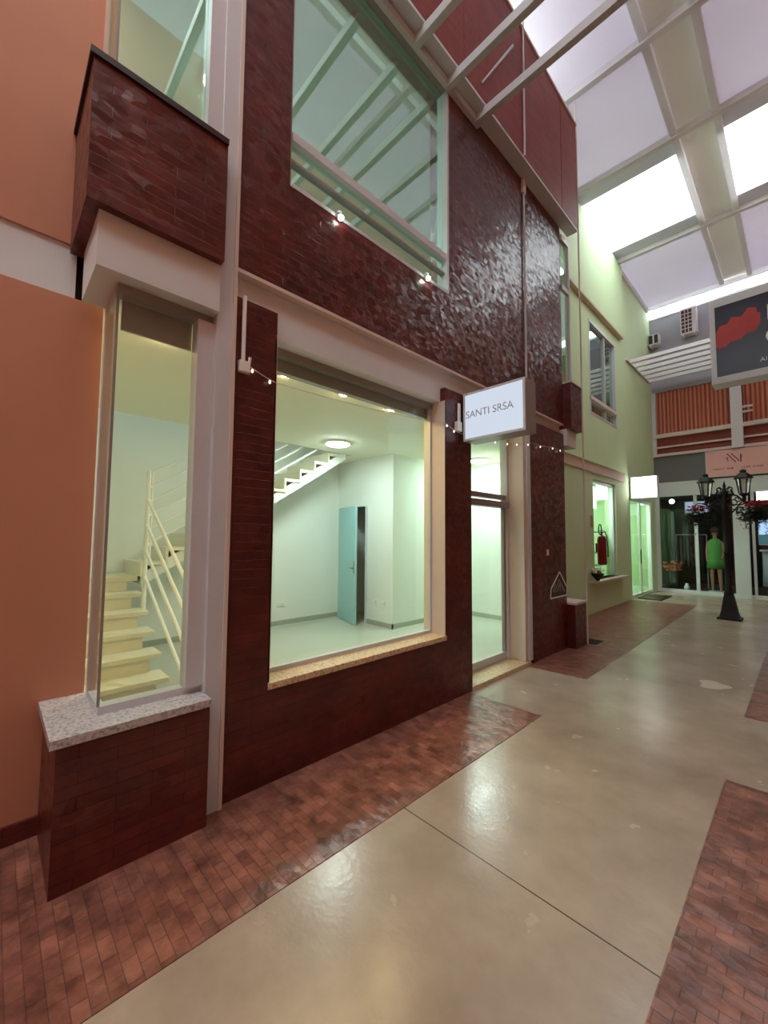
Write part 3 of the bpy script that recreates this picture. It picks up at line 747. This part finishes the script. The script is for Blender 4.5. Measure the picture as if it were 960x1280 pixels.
MB().sphere((-2.86, 15.4, 2.79), .075, seg=16).build('globe', glow('globe_glow', (.9, 1, .95), 5), pd, smooth=True)
scn = thing('screen', 'glowing pale blue panel imitating a reflection high in the end shop glass', 'screen', (-2.3, 15.9, 2.5))  # glowing panel stands in for a pale blue reflection in the glass
MB().box(-2.62, -2.0, 15.9, 15.94, 2.42, 2.80).build('frame', M['alu'], scn)
MB().box(-2.60, -2.02, 15.89, 15.9, 2.44, 2.78).build('display', glow('pale_blue_reflection', (.45, .52, .72), .8), scn)
# plant with orange leaves on a stand
pl = thing('flower_pot', 'low pot of reddish orange flowers at the left of the end shop window', 'plant', (-2.88, 15.35, .06))
MB().lathe([(.10, .06), (.13, .35), (.14, .62), (.12, .62)], (-2.88, 15.35, 0), 16).build('pot', M['dark'], pl, smooth=True)
fb = MB()
for k in range(90):
    a = random.uniform(0, 6.28); r_ = random.uniform(0, .24); z = random.uniform(.62, .92)
    fb.sphere((-2.88+r_*math.cos(a), 15.35+r_*.7*math.sin(a), z), random.uniform(.03, .05), 1, 1, .6, 6)
tag(fb.build('flowers', plain('orange_petals', srgb(190, 92, 56), .6, noise=.4, nscale=20), pl), kind='stuff')
vs = tag(MB().lathe([(.03, .06), (.065, .10), (.07, .17), (.035, .24), (.045, .27)], (-2.52, 15.2, 0), 16).build('vase', M['rail'], smooth=True), 'small white vase standing on the floor of the end shop window', 'vase')
# draped clothes rack silhouettes
rk = thing('clothes_rack', 'dark clothes hanging on a rack in the middle of the end shop window', 'clothes rack', (-2.45, 16.3, .06))
MB().cyl((-2.95, 16.3, 1.75), (-2.15, 16.3, 1.75), .015).cyl((-2.95, 16.3, .06), (-2.95, 16.3, 1.75), .015).cyl((-2.15, 16.3, .06), (-2.15, 16.3, 1.75), .015).build('frame', M['alu'], rk)
for k in range(8):
    x = -2.88+.09*k
    MB().prism([(x-.02, .75), (x+.02, .72), (x+.03, 1.5), (x, 1.72), (x-.03, 1.5)], 'y', 16.1, 16.5).build('garment', plain('garment_%d' % k, [srgb(60, 50, 52), srgb(96, 86, 84), srgb(40, 40, 50), srgb(84, 60, 58)][k % 4], .9), rk)
# right window: white draped table and blue-white poster
tb = thing('display_table', 'white draped display table at the right edge of the end shop', 'table', (-.55, 15.6, .06))
MB().box(-.88, -.25, 15.4, 15.9, 1.28, 1.32, .004).build('tabletop', M['rail'], tb)
cl = MB().lathe([(.36, .30), (.335, .8), (.30, 1.28)], (0, 0, 0), 24)
for v in cl.bm.verts: v.co = Vector((-.565+v.co.x*.85, 15.65+v.co.y*.7, v.co.z)) + Vector((.02*math.sin(v.co.z*3), 0, 0))
cl.build('cloth', plain('lilac_white_cloth', srgb(200, 200, 222), .8), tb, smooth=True)
ps = thing('screen', 'blue and white lit display above the draped table in the right shop window', 'screen', (-.55, 15.95, 1.5))
MB().box(-.92, -.1, 15.98, 16.02, 1.45, 2.2).build('frame', M['alu'], ps)
MB().box(-.90, -.12, 15.97, 15.98, 1.75, 2.18).build('display', glow('blue_white_display', (.45, .62, .95), 1.2), ps)
MB().box(-.90, -.12, 15.97, 15.98, 1.47, 1.75).build('display', glow('teal_display', (.05, .14, .18), 1.0), ps)
sh = thing('ceiling_lamp', 'long bright strip lamp at the top of the right shop window', 'ceiling lamp', (-.2, 15.4, 2.95))
MB().box(-.9, .6, 15.3, 15.45, 2.93, 3.0).build('housing', M['alu'], sh)
MB().box(-.88, .58, 15.28, 15.3, 2.70, 2.99).box(-.88, .58, 15.28, 15.47, 2.915, 2.93).build('diffuser', glow('shop_strip', (1, 1, 1), 3.5), sh)

# air conditioners on the end wall
def ac(x0, x1, y0, y1, z0, z1, label, side):
    t = thing('air_conditioner', label, 'air conditioner', ((x0+x1)/2, y1, z0), 'outdoor air conditioning units')
    MB().box(x0, x1, y0, y1, z0, z1, .01).build('casing', M['steel_white'], t)
    g = MB()
    if side == 'y':
        n = 6
        g.box(x0+.03, x0+(x1-x0)*.72, y0-.008, y0, z0+.05, z1-.05)
        g.build('grille', M['brown'], t)
        g = MB()
        for k in range(1, n): zz = z0+.05+(z1-z0-.1)*k/n; g.box(x0+.03, x0+(x1-x0)*.72, y0-.014, y0-.006, zz-.012, zz+.012)
        for k in range(1, 3): xx = x0+.03+((x1-x0)*.72-.03)*k/3; g.box(xx-.01, xx+.01, y0-.014, y0-.006, z0+.05, z1-.05)
        g.build('grille_bar', M['steel_white'], t)
    else:
        g.box(x0+.02, (x0+x1)/2-.02, y0-.008, y0, z0+.04, z1-.04).box((x0+x1)/2+.02, x1-.02, y0-.008, y0, z0+.04, z1-.04)
        g.build('grille', M['capdark'], t)
    for xb in (x0+.04, x1-.08): MB().box(xb, xb+.04, y0, y1, z0-.05, z0).build('bracket', M['alu'], t)
ac(-2.34, -1.95, 14.62, 14.9, 7.72, 8.50, 'tall white air conditioner with a brown grille high on the end wall', 'y')
ac(-3.18, -2.90, 14.62, 14.9, 7.68, 8.02, 'small air conditioner with two dark vents in the corner above the white pergola', 'x')

# ---------------------------------------------------------------- roof
def roof_sheet(x0, x1, y0, y1, mat='roof', name='roof'): return S(name, MB().box(x0, x1, y0, y1, ROOF+.05, ROOF+.07), mat)
RX0, RX1 = -1.34, -.75
for (y0, y1, m) in ((-8.5, -6.0, 'roof'), (-2.2, -1.7, 'roof'), (.8, 6.5, 'roof'), (6.5, 8.5, 'roof'), (8.5, 9.0, 'roof_dim'), (11.05, 11.45, 'roof_dim'), (11.45, 14.62, 'roof')):  # unseen openings over and behind the camera added to let in more sky light
    roof_sheet(-3.5, RX0, y0, y1, m, 'ceiling_roof'); roof_sheet(RX1, XR+.3, y0, y1, m, 'ceiling_roof')
S('ceiling_ridge', MB().box(RX0, RX1, -8.5, 14.8, ROOF+.10, ROOF+.12), 'ridge')
i = 27
for x in (RX0, RX1):
    S('trim_%d' % i, MB().box(x-.05, x+.05, -8.5, 14.55, ROOF-.03, ROOF+.10), 'roof_beam'); i += 1
for y in (-6.0, -2.0, .8, 2.5, 4.5, 6.5, 8.5, 11.47, 14.6):
    S('trim_%d' % i, MB().box(-3.25, XR, y-.05, y+.05, ROOF-.06, ROOF+.05), 'roof_beam'); i += 1
S('trim_%d' % i, MB().box(-3.26, -3.14, 6.15, 14.6, ROOF-.10, ROOF+.04), 'roof_beam'); i += 1
S('trim_%d' % i, MB().box(-3.2, XR, 14.86, 14.98, 8.6, 8.66), 'roof_beam'); i += 1

# ---------------------------------------------------------------- hanging billboard
bb = thing('billboard', 'large dark hanging billboard with a red brush stroke and white letters', 'billboard', (-1.15, 10, 4.6))
bx0, bx1, bz0, bz1 = -1.13, 1.0, 4.60, 6.28
MB().box(bx0, bx1, 9.985, 10.35, bz0, bz1, .006).build('cabinet', M['steel_grey'], bb)
fr = MB(); fwid = .085
fr.box(bx0, bx0+fwid, 9.95, 9.985, bz0, bz1).box(bx1-fwid, bx1, 9.95, 9.985, bz0, bz1).box(bx0+fwid, bx1-fwid, 9.95, 9.985, bz0, bz0+.13).box(bx0+fwid, bx1-fwid, 9.95, 9.985, bz1-.16, bz1)
fr.build('frame', M['alu'], bb)
m_, nt, p = new_mat('navy_billboard_print')
tc = nt.nodes.new('ShaderNodeTexCoord'); mp = nt.nodes.new('ShaderNodeMapping'); sp = nt.nodes.new('ShaderNodeSeparateXYZ')
n = nt.nodes.new('ShaderNodeTexNoise'); n.inputs['Scale'].default_value = 2.0; nt.links.new(tc.outputs['Object'], n.inputs['Vector'])
cr = nt.nodes.new('ShaderNodeValToRGB'); cr.color_ramp.elements[0].position = .3; cr.color_ramp.elements[0].color = hexc(srgb(8, 8, 14)); cr.color_ramp.elements[1].position = .75; cr.color_ramp.elements[1].color = hexc(srgb(36, 38, 64))
nt.links.new(n.outputs['Fac'], cr.inputs[0]); nt.links.new(cr.outputs[0], p.inputs['Base Color']); p.inputs['Roughness'].default_value = .3
M['navy'] = m_
MB().box(bx0+fwid, bx1-fwid, 9.965, 9.984, bz0+.13, bz1-.16).build('print', M['navy'], bb)
bs = MB()
P = [(-1.04, 5.60), (-.98, 5.72), (-.86, 5.74), (-.80, 5.84), (-.66, 5.80), (-.56, 5.93), (-.45, 5.90), (-.44, 5.80), (-.395, 5.78), (-.40, 5.60), (-.43, 5.54), (-.47, 5.46), (-.60, 5.45), (-.68, 5.38), (-.84, 5.36), (-.90, 5.30), (-1.0, 5.29), (-1.04, 5.33)]
bs.prism(P, 'y', 9.962, 9.965)
bs.build('red_stroke', plain('brush_red', srgb(190, 66, 62), .5, noise=.25, nscale=5), bb)
text_obj('lettering', 'I', .42, (-.335, 9.962, 5.60), (R(90), 0, 0), 'rail', bb)
text_obj('lettering', 'G', .42, (-.36, 9.962, 5.16), (R(90), 0, 0), 'rail', bb)
text_obj('letter', 'A', .10, (-.43, 9.962, 4.86), (R(90), 0, 0), 'rail', bb); text_obj('letter', 'I', .10, (-.355, 9.962, 4.86), (R(90), 0, 0), 'rail', bb)
for x in (.2, .8): MB().cyl((x, 10.1, bz1-.01), (x, 10.1, ROOF-.05), .012).build('hanging_rod', M['steel_white'], bb)

# ---------------------------------------------------------------- lit sign boxes
sg = thing('sign_box', 'pale lit sign box with faint grey capitals over the shop door', 'sign', (-2.45, 3.6, 2.6))
sx0, sx1, sy0, sy1, sz0, sz1 = -2.43, -1.745, 3.49, 3.71, 2.60, 3.10
MB().box(sx0, sx1, sy0+.012, sy1, sz0, sz1, .004).build('case', M['alu_dark'], sg)
f = MB(); e = .022
f.box(sx0, sx0+e, sy0, sy0+.012, sz0, sz1).box(sx1-e, sx1, sy0, sy0+.012, sz0, sz1).box(sx0+e, sx1-e, sy0, sy0+.012, sz0, sz0+e).box(sx0+e, sx1-e, sy0, sy0+.012, sz1-e, sz1)
f.build('frame', M['alu'], sg)
MB().box(sx0+e, sx1-e, sy0+.004, sy0+.0118, sz0+e, sz1-e).build('face', M['signface'], sg)
text_obj('lettering', 'SANTI SRSA', .105, (-2.40, sy0+.002, 2.835), (R(90), 0, 0), 'letter', sg, extrude=.001, sx=.98)
for zb in (2.72, 2.94): MB().box(-2.47, sx0, 3.56, 3.60, zb, zb+.04).build('bracket', M['alu'], sg)
sg2 = thing('sign_box', 'glaring blank white lit sign box over the green shop door', 'sign', (-3.2, 12.2, 2.66))
MB().box(-3.16, -2.55, 12.17, 12.36, 2.66, 3.24, .004).build('case', M['alu'], sg2)
MB().box(-3.14, -2.57, 12.162, 12.17, 2.68, 3.22).build('face', M['signlit'], sg2)
for zb in (2.8, 3.05): MB().box(-3.2, -3.16, 12.24, 12.28, zb, zb+.04).build('bracket', M['alu'], sg2)

tag(MB().cyl((-2.285, 3.67, 6.64), (-2.27, 4.35, 7.69), .010, .016).build('rod', M['column']), 'thin pale rod leaning on the red parapet box between the pergola bars', 'rod')
# junction boxes with conduit
jb = thing('junction_box', 'white junction box with vertical conduit on the brick by the pale column', 'junction box', (-2.46, 1.11, 2.66))
MB().box(-2.47, -2.435, 1.075, 1.145, 2.645, 2.72, .004).build('box', M['rail'], jb)
MB().cyl((-2.455, 1.105, 2.72), (-2.455, 1.105, 3.15), .013).build('conduit', M['rail'], jb)
MB().cyl((-2.445, 1.14, 2.70), (-2.44, 1.145, 2.75), .009).build('plug', M['rail'], jb)
jb = thing('junction_box', 'small white junction box and conduit beside the lit sign box', 'junction box', (-2.46, 3.43, 2.7))
MB().box(-2.47, -2.43, 3.39, 3.47, 2.70, 2.80, .004).build('box', M['rail'], jb)
MB().cyl((-2.455, 3.44, 2.80), (-2.455, 3.44, 3.0), .012).cyl((-2.455, 3.465, 2.80), (-2.455, 3.465, 3.0), .008).build('conduit', M['rail'], jb)

# string of fairy lights
sl_ = thing('string_lights', 'string of small bulbs sagging along the shopfront from the junction box', 'string lights', (-2.45, 1.15, 2.7))
path = []
anchors = [(1.14, 2.70), (1.30, 2.66), (3.20, 2.74), (3.42, 2.68), (3.75, 2.64), (4.3, 2.68), (4.9, 2.80), (5.4, 2.86), (6.1, 2.90)]
anchors = [(1.14, 2.70), (1.34, 2.64), (3.23, 2.74), (3.42, 2.69), (4.25, 2.74), (4.6, 2.78), (5.08, 2.86), (5.7, 2.90), (6.12, 2.93)]
for (y0, z0), (y1, z1) in zip(anchors, anchors[1:]):
    for k in range(8):
        t = k/8; path.append((-2.452, y0+(y1-y0)*t, z0+(z1-z0)*t - .05*4*t*(1-t)*min(1, (y1-y0))*.5))
path.append((-2.452, 6.12, 2.93))
MB().tube(path, .003, 5).build('wire', M['cream'], sl_)
for k in range(1, len(path), 5):
    x, y, z = path[k]
    if 1.36 < y < 3.2: continue
    MB().sphere((x+.006, y, z-.02), .009, 1, 1, 1.5, 8).build('bulb', M['bulb'], sl_, smooth=True)

# wall switch and triangular sticker
tag(MB().box(-2.475, -2.46, 5.50, 5.55, 1.365, 1.445, .003).build('wall_switch', M['rail']), 'small white switch plate on the brick pillar right of the shop door', 'switch')
sk = thing('notice', 'white-edged triangular notice on the brick pillar right of the shop door', 'notice', (-2.47, 5.86, .8))
pts = [(5.58, .77), (6.13, .77), (6.13, .89), (5.89, 1.12), (5.60, .90)]
MB().prism(pts, 'x', -2.469, -2.462).build('plate', M['capdark'], sk)
e_ = MB()
for (a, b), (c, d) in zip(pts, pts[1:]+pts[:1]):
    v = Vector((c-a, d-b)); n_ = Vector((-v.y, v.x)).normalized()*.011
    e_.prism([(a+n_.x, b+n_.y), (c+n_.x, d+n_.y), (c-n_.x, d-n_.y), (a-n_.x, b-n_.y)], 'x', -2.463, -2.458)
e_.build('border', M['rail'], sk)
e_ = MB()
for (a, b, c, d) in [(5.70, .84, 5.88, 1.02), (5.88, 1.02, 6.02, .84), (5.78, .84, 5.90, .96), (5.90, .95, 5.90, .84), (5.97, .93, 6.06, .82), (5.66, .86, 5.74, .96)]:
    v = Vector((c-a, d-b)); n_ = Vector((-v.y, v.x)).normalized()*.008
    e_.prism([(a+n_.x, b+n_.y), (c+n_.x, d+n_.y), (c-n_.x, d-n_.y), (a-n_.x, b-n_.y)], 'x', -2.463, -2.4585)
e_.build('emblem', M['alu_dark'], sk)

# fire extinguisher
fx = thing('fire_extinguisher', 'red fire extinguisher hung on the green wall in front of the display window', 'fire extinguisher', (-3.08, 9.55, 1.05))
red = plain('extinguisher_red', srgb(130, 16, 22), .3)
MB().lathe([(.02, 1.03), (.085, 1.04), (.09, 1.08), (.09, 1.58), (.075, 1.64), (.03, 1.68)], (-3.08, 9.60, 0), 20).build('cylinder', red, fx, smooth=True)
MB().cyl((-3.08, 9.60, 1.67), (-3.08, 9.60, 1.74), .022).box(-3.10, -3.06, 9.54, 9.66, 1.73, 1.75).box(-3.10, -3.06, 9.54, 9.68, 1.77, 1.785).build('valve', M['black'], fx)
MB().tube([(-3.08, 9.60, 1.72), (-3.04, 9.68, 1.76), (-3.02, 9.74, 1.65), (-3.0, 9.74, 1.4), (-3.0, 9.73, 1.2)], .012).build('hose', M['black'], fx)
MB().box(-3.2, -3.15, 9.57, 9.63, 1.3, 1.5).build('bracket', M['black'], fx)
ty = tag(MB().box(-3.199, -3.19, 9.30, 9.44, 1.84, 2.10, .003).build('wall_notice', plain('faded_pink_notice', srgb(190, 140, 120), .6)), 'small faded notice on the green wall above the fire extinguisher', 'notice')
gauge = MB().tube([(-3.06, 9.45+.09*math.cos(a*math.pi/8), 1.80+.11*math.sin(a*math.pi/8)) for a in range(16)]+[(-3.06, 9.54, 1.80)], .012, 6)
gauge.build('hose_loop', M['black'], fx)

# flower bowl on the sill
fp = thing('flower_bowl', 'dark bowl of white flowers on the sill of the green shop window', 'flowers', (-3.1, 9.36, .7))
MB().lathe([(.03, .70), (.05, .74), (.10, .80), (.13, .86), (.11, .86)], (-3.1, 9.36, 0), 20).build('bowl', M['capdark'], fp, smooth=True)
pf = MB()
for k in range(26):
    a = random.uniform(0, 6.28); r_ = .13*math.sqrt(random.random())
    pf.sphere((-3.1+r_*.8*math.cos(a), 9.36+r_*1.3*math.sin(a), .90+random.uniform(-.03, .07)), .032, 1, 1, .7, 8)
pf.build('blossoms', plain('white_petals', srgb(236, 232, 206), .6), fp, smooth=True)
# a dark lamp stand and shelves behind the green window
ds = thing('display_stand', 'dark display stand with glass shelves inside the green shop window', 'display stand', (-3.6, 10.1, .02))
MB().box(-3.62, -3.56, 10.20, 10.28, .02, 2.4).build('post', M['capdark'], ds)
for z in (.95, 1.25, 1.75): MB().box(-3.75, -3.45, 9.9, 11.0, z, z+.02).build('shelf', M['alu_dark'], ds)
MB().box(-3.7, -3.5, 10.14, 10.34, 1.77, 1.98, .01).build('ornament', M['black'], ds)
sw = tag(MB().box(-3.52, -3.5, 9.75, 10.6, 2.33, 2.86).build('lit_panel', glow('shop_lit_panel', (.85, 1, .88), 3.0)), 'bright lit panel at the top of the green shop window', 'light panel')

# ---------------------------------------------------------------- street lamp with hanging baskets
lp = thing('street_lamp', 'black cast iron lamp post with two lanterns in the middle of the gallery', 'street lamp', (-1.1, 10.77, 0))
LX, LY = -1.10, 10.77
def tr(mb): return mb
MB().lathe([(.19, .004), (.185, .04), (.15, .05), (.125, .16), (.085, .42), (.07, .50)], (LX, LY, 0), square=True).build('base', M['black'], lp)
MB().lathe([(.075, .48), (.08, .52), (.055, .56), (.052, 1.3), (.06, 1.32), (.06, 1.36), (.048, 1.38), (.045, 2.2), (.06, 2.24), (.045, 2.28), (.045, 2.52), (.07, 2.56), (.04, 2.6), (.02, 2.66), (.03, 2.69), (.004, 2.80)], (LX, LY, 0), 20).build('pole', M['black'], lp, smooth=True)
def scroll(cx, cz, r, a0, turns, sgn, n=22):
    pts = []
    for k in range(n+1):
        t = k/n; a = a0 + sgn*turns*2*math.pi*t; q = r*(1-.75*t)
        pts.append((cx+q*math.cos(a), LY, cz+q*math.sin(a)))
    return pts
for s_ in (-1, 1):
    ax = LX + .30*s_
    arm = MB()
    arm.tube([(LX, LY, 2.46), (LX+.10*s_, LY, 2.52), (LX+.20*s_, LY, 2.48), (ax, LY, 2.34), (ax+.06*s_, LY, 2.36)], .016)
    arm.tube([(LX, LY, 2.10), (LX+.08*s_, LY, 2.12), (LX+.18*s_, LY, 2.24), (LX+.26*s_, LY, 2.36)], .014)
    arm.tube(scroll(LX+.13*s_, 2.36, .085, math.pi if s_ > 0 else 0, 1.2, s_), .011, 6)
    arm.tube(scroll(LX+.10*s_, 2.62, .055, -math.pi/2, 1.0, -s_), .010, 6)
    arm.tube(scroll(LX+.11*s_, 2.20, .06, math.pi/2, 1.1, s_), .010, 6)
    arm.tube([(LX, LY, 2.32), (LX+.25*s_, LY, 2.30), (LX+.42*s_, LY, 2.37), (LX+.48*s_, LY, 2.33)], .012)
    arm.tube([(LX, LY, 2.60), (LX+.08*s_, LY, 2.68), (LX+.13*s_, LY, 2.64)], .012)
    arm.tube(scroll(LX+.20*s_, 2.42, .06, 0, 1.1, -s_), .012, 6)
    arm.tube(scroll(LX+.06*s_, 2.50, .05, math.pi, 1.1, s_), .012, 6)
    arm.tube(scroll(LX+.22*s_, 2.18, .07, 0, 1.2, s_), .012, 6)
    arm.tube([(LX, LY, 2.28), (LX+.06*s_, LY, 2.40), (LX+.14*s_, LY, 2.52), (LX+.10*s_, LY, 2.62)], .018)
    arm.build('arm', M['black'], lp, smooth=True)
    ln = MB(); lx = ax
    dz = 0 if s_ > 0 else -.03
    ln.lathe([(.02, 2.34), (.035, 2.42), (.03, 2.46), (.075, 2.50), (.08, 2.53)], (lx, LY, dz), 6)
    for k in range(6):
        a = math.pi/3*k
        ln.cyl((lx+.075*math.cos(a), LY+.075*math.sin(a), 2.52+dz), (lx+.115*math.cos(a), LY+.115*math.sin(a), 2.82+dz), .010, seg=6)
    ln.lathe([(.155, 2.82), (.15, 2.84), (.075, 2.93), (.05, 2.94), (.05, 2.98), (.06, 2.985), (.015, 3.01)], (lx, LY, dz), 6)
    lo = ln.build('lantern', M['black'], lp)
    MB().lathe([(.068, 2.53), (.106, 2.815)], (lx, LY, dz), 6).build('lantern_glass', glass('lantern_glass_%d' % (s_+1), (.75, .75, .72), mirror=.1), lo)

leafm = plain('dark_green_leaves', srgb(34, 44, 26), .6, noise=.5, nscale=15)
petm = plain('crimson_petals', srgb(176, 24, 44), .6, noise=.3, nscale=15)
def basket(cx, cz, seed, label):
    random.seed(seed)
    t = thing('hanging_basket', label, 'hanging basket', (cx, LY, cz), 'flower baskets on the lamp post')
    MB().lathe([(.03, -.12), (.11, -.08), (.16, .02), (.165, .04), (.15, .04)], (cx, LY, cz), 16).build('bowl', M['black'], t, smooth=True)
    MB().tube([(cx, LY, cz+.04), (cx, LY, cz+.20)], .006, 5).build('hook', M['black'], t)
    lf = MB()
    def leaf(p, s):
        q = Matrix.Rotation(random.uniform(0, 6.28), 3, 'Z') @ Matrix.Rotation(random.uniform(-1.2, 1.2), 3, 'X')
        vs = [Vector(p) + q @ Vector(v)*s for v in ((-.5, 0, 0), (0, -.3, .1), (.6, 0, 0), (0, .3, .1))]
        lf.bm.faces.new([lf.bm.verts.new(v) for v in vs])
    for k in range(900):
        a = random.uniform(0, 6.28); rr_ = .31*math.sqrt(random.random()); z = cz + random.uniform(-.22, .20)*(1-rr_*1.2)
        leaf((cx+rr_*math.cos(a), LY+rr_*math.sin(a)*.8, z), random.uniform(.035, .06))
    for s in range(34):
        a = random.uniform(0, 6.28); L = random.uniform(.15, .50); rr_ = random.uniform(.10, .29)
        for k in range(int(L/.02)):
            leaf((cx+(rr_+.02*math.sin(k*.5))*math.cos(a)+random.uniform(-.015, .015), LY+rr_*math.sin(a), cz-.02*k), .035)
    lf.build('foliage', leafm, t)
    pt = MB()
    for k in range(90):
        a = random.uniform(0, 6.28); rr_ = .19*math.sqrt(random.random())
        p = (cx+rr_*math.cos(a), LY+rr_*math.sin(a)*.8, cz+.14+random.uniform(0, .13)*(1-rr_*2))
        pt.sphere(p, random.uniform(.014, .026), 1, 1, .6, 6)
    pt.build('blossoms', petm, t)
basket(-1.54, 2.08, 3, 'hanging basket of crimson flowers left of the lamp post')
basket(-.62, 2.12, 9, 'hanging basket of crimson flowers right of the lamp post')

# ---------------------------------------------------------------- floor items
dm = thing('doormat', 'dark doormat on the paving before the green shop door', 'doormat', (-2.9, 13.2, 0))
MB().prism([(-3.15, 12.62), (-2.65, 12.62), (-2.68, 13.75), (-3.15, 13.75)], 'z', .001, .018).build('pile', M['capdark'], dm)
MB().box(-3.17, -3.15, 12.6, 13.77, .001, .022).box(-2.66, -2.635, 12.6, 13.77, .001, .022).build('edge', M['black'], dm)
gr = thing('floor_grate', 'dark metal drain grate in the pavers by the low brick ledge', 'grate', (-2.35, 6.75, 0))
g = MB().box(-2.52, -2.20, 6.55, 6.57, .002, .012).box(-2.52, -2.20, 6.95, 6.97, .002, .012).box(-2.52, -2.50, 6.57, 6.95, .002, .012).box(-2.22, -2.20, 6.57, 6.95, .002, .012)
g.build('frame', M['alu_dark'], gr)
g = MB()
for k in range(12): g.box(-2.50, -2.22, 6.585+.031*k, 6.60+.031*k, .002, .009)
g.build('bars', M['capdark'], gr)
MB().box(-2.50, -2.22, 6.57, 6.95, .001, .0045).build('tray', M['black'], gr)
rp = MB(); n = 22
pts = []
for k in range(n):
    a = 2*math.pi*k/n; q = 1+.18*math.sin(3*a+1)+.1*math.sin(5*a)
    pts.append((-.76+.13*q*math.cos(a), 5.79+.16*q*math.sin(a)))
rp.prism(pts, 'z', 0, .002)
tag(rp.build('floor_patch', plain('pale_repair_mortar', srgb(204, 190, 168), .5)), kind='structure')
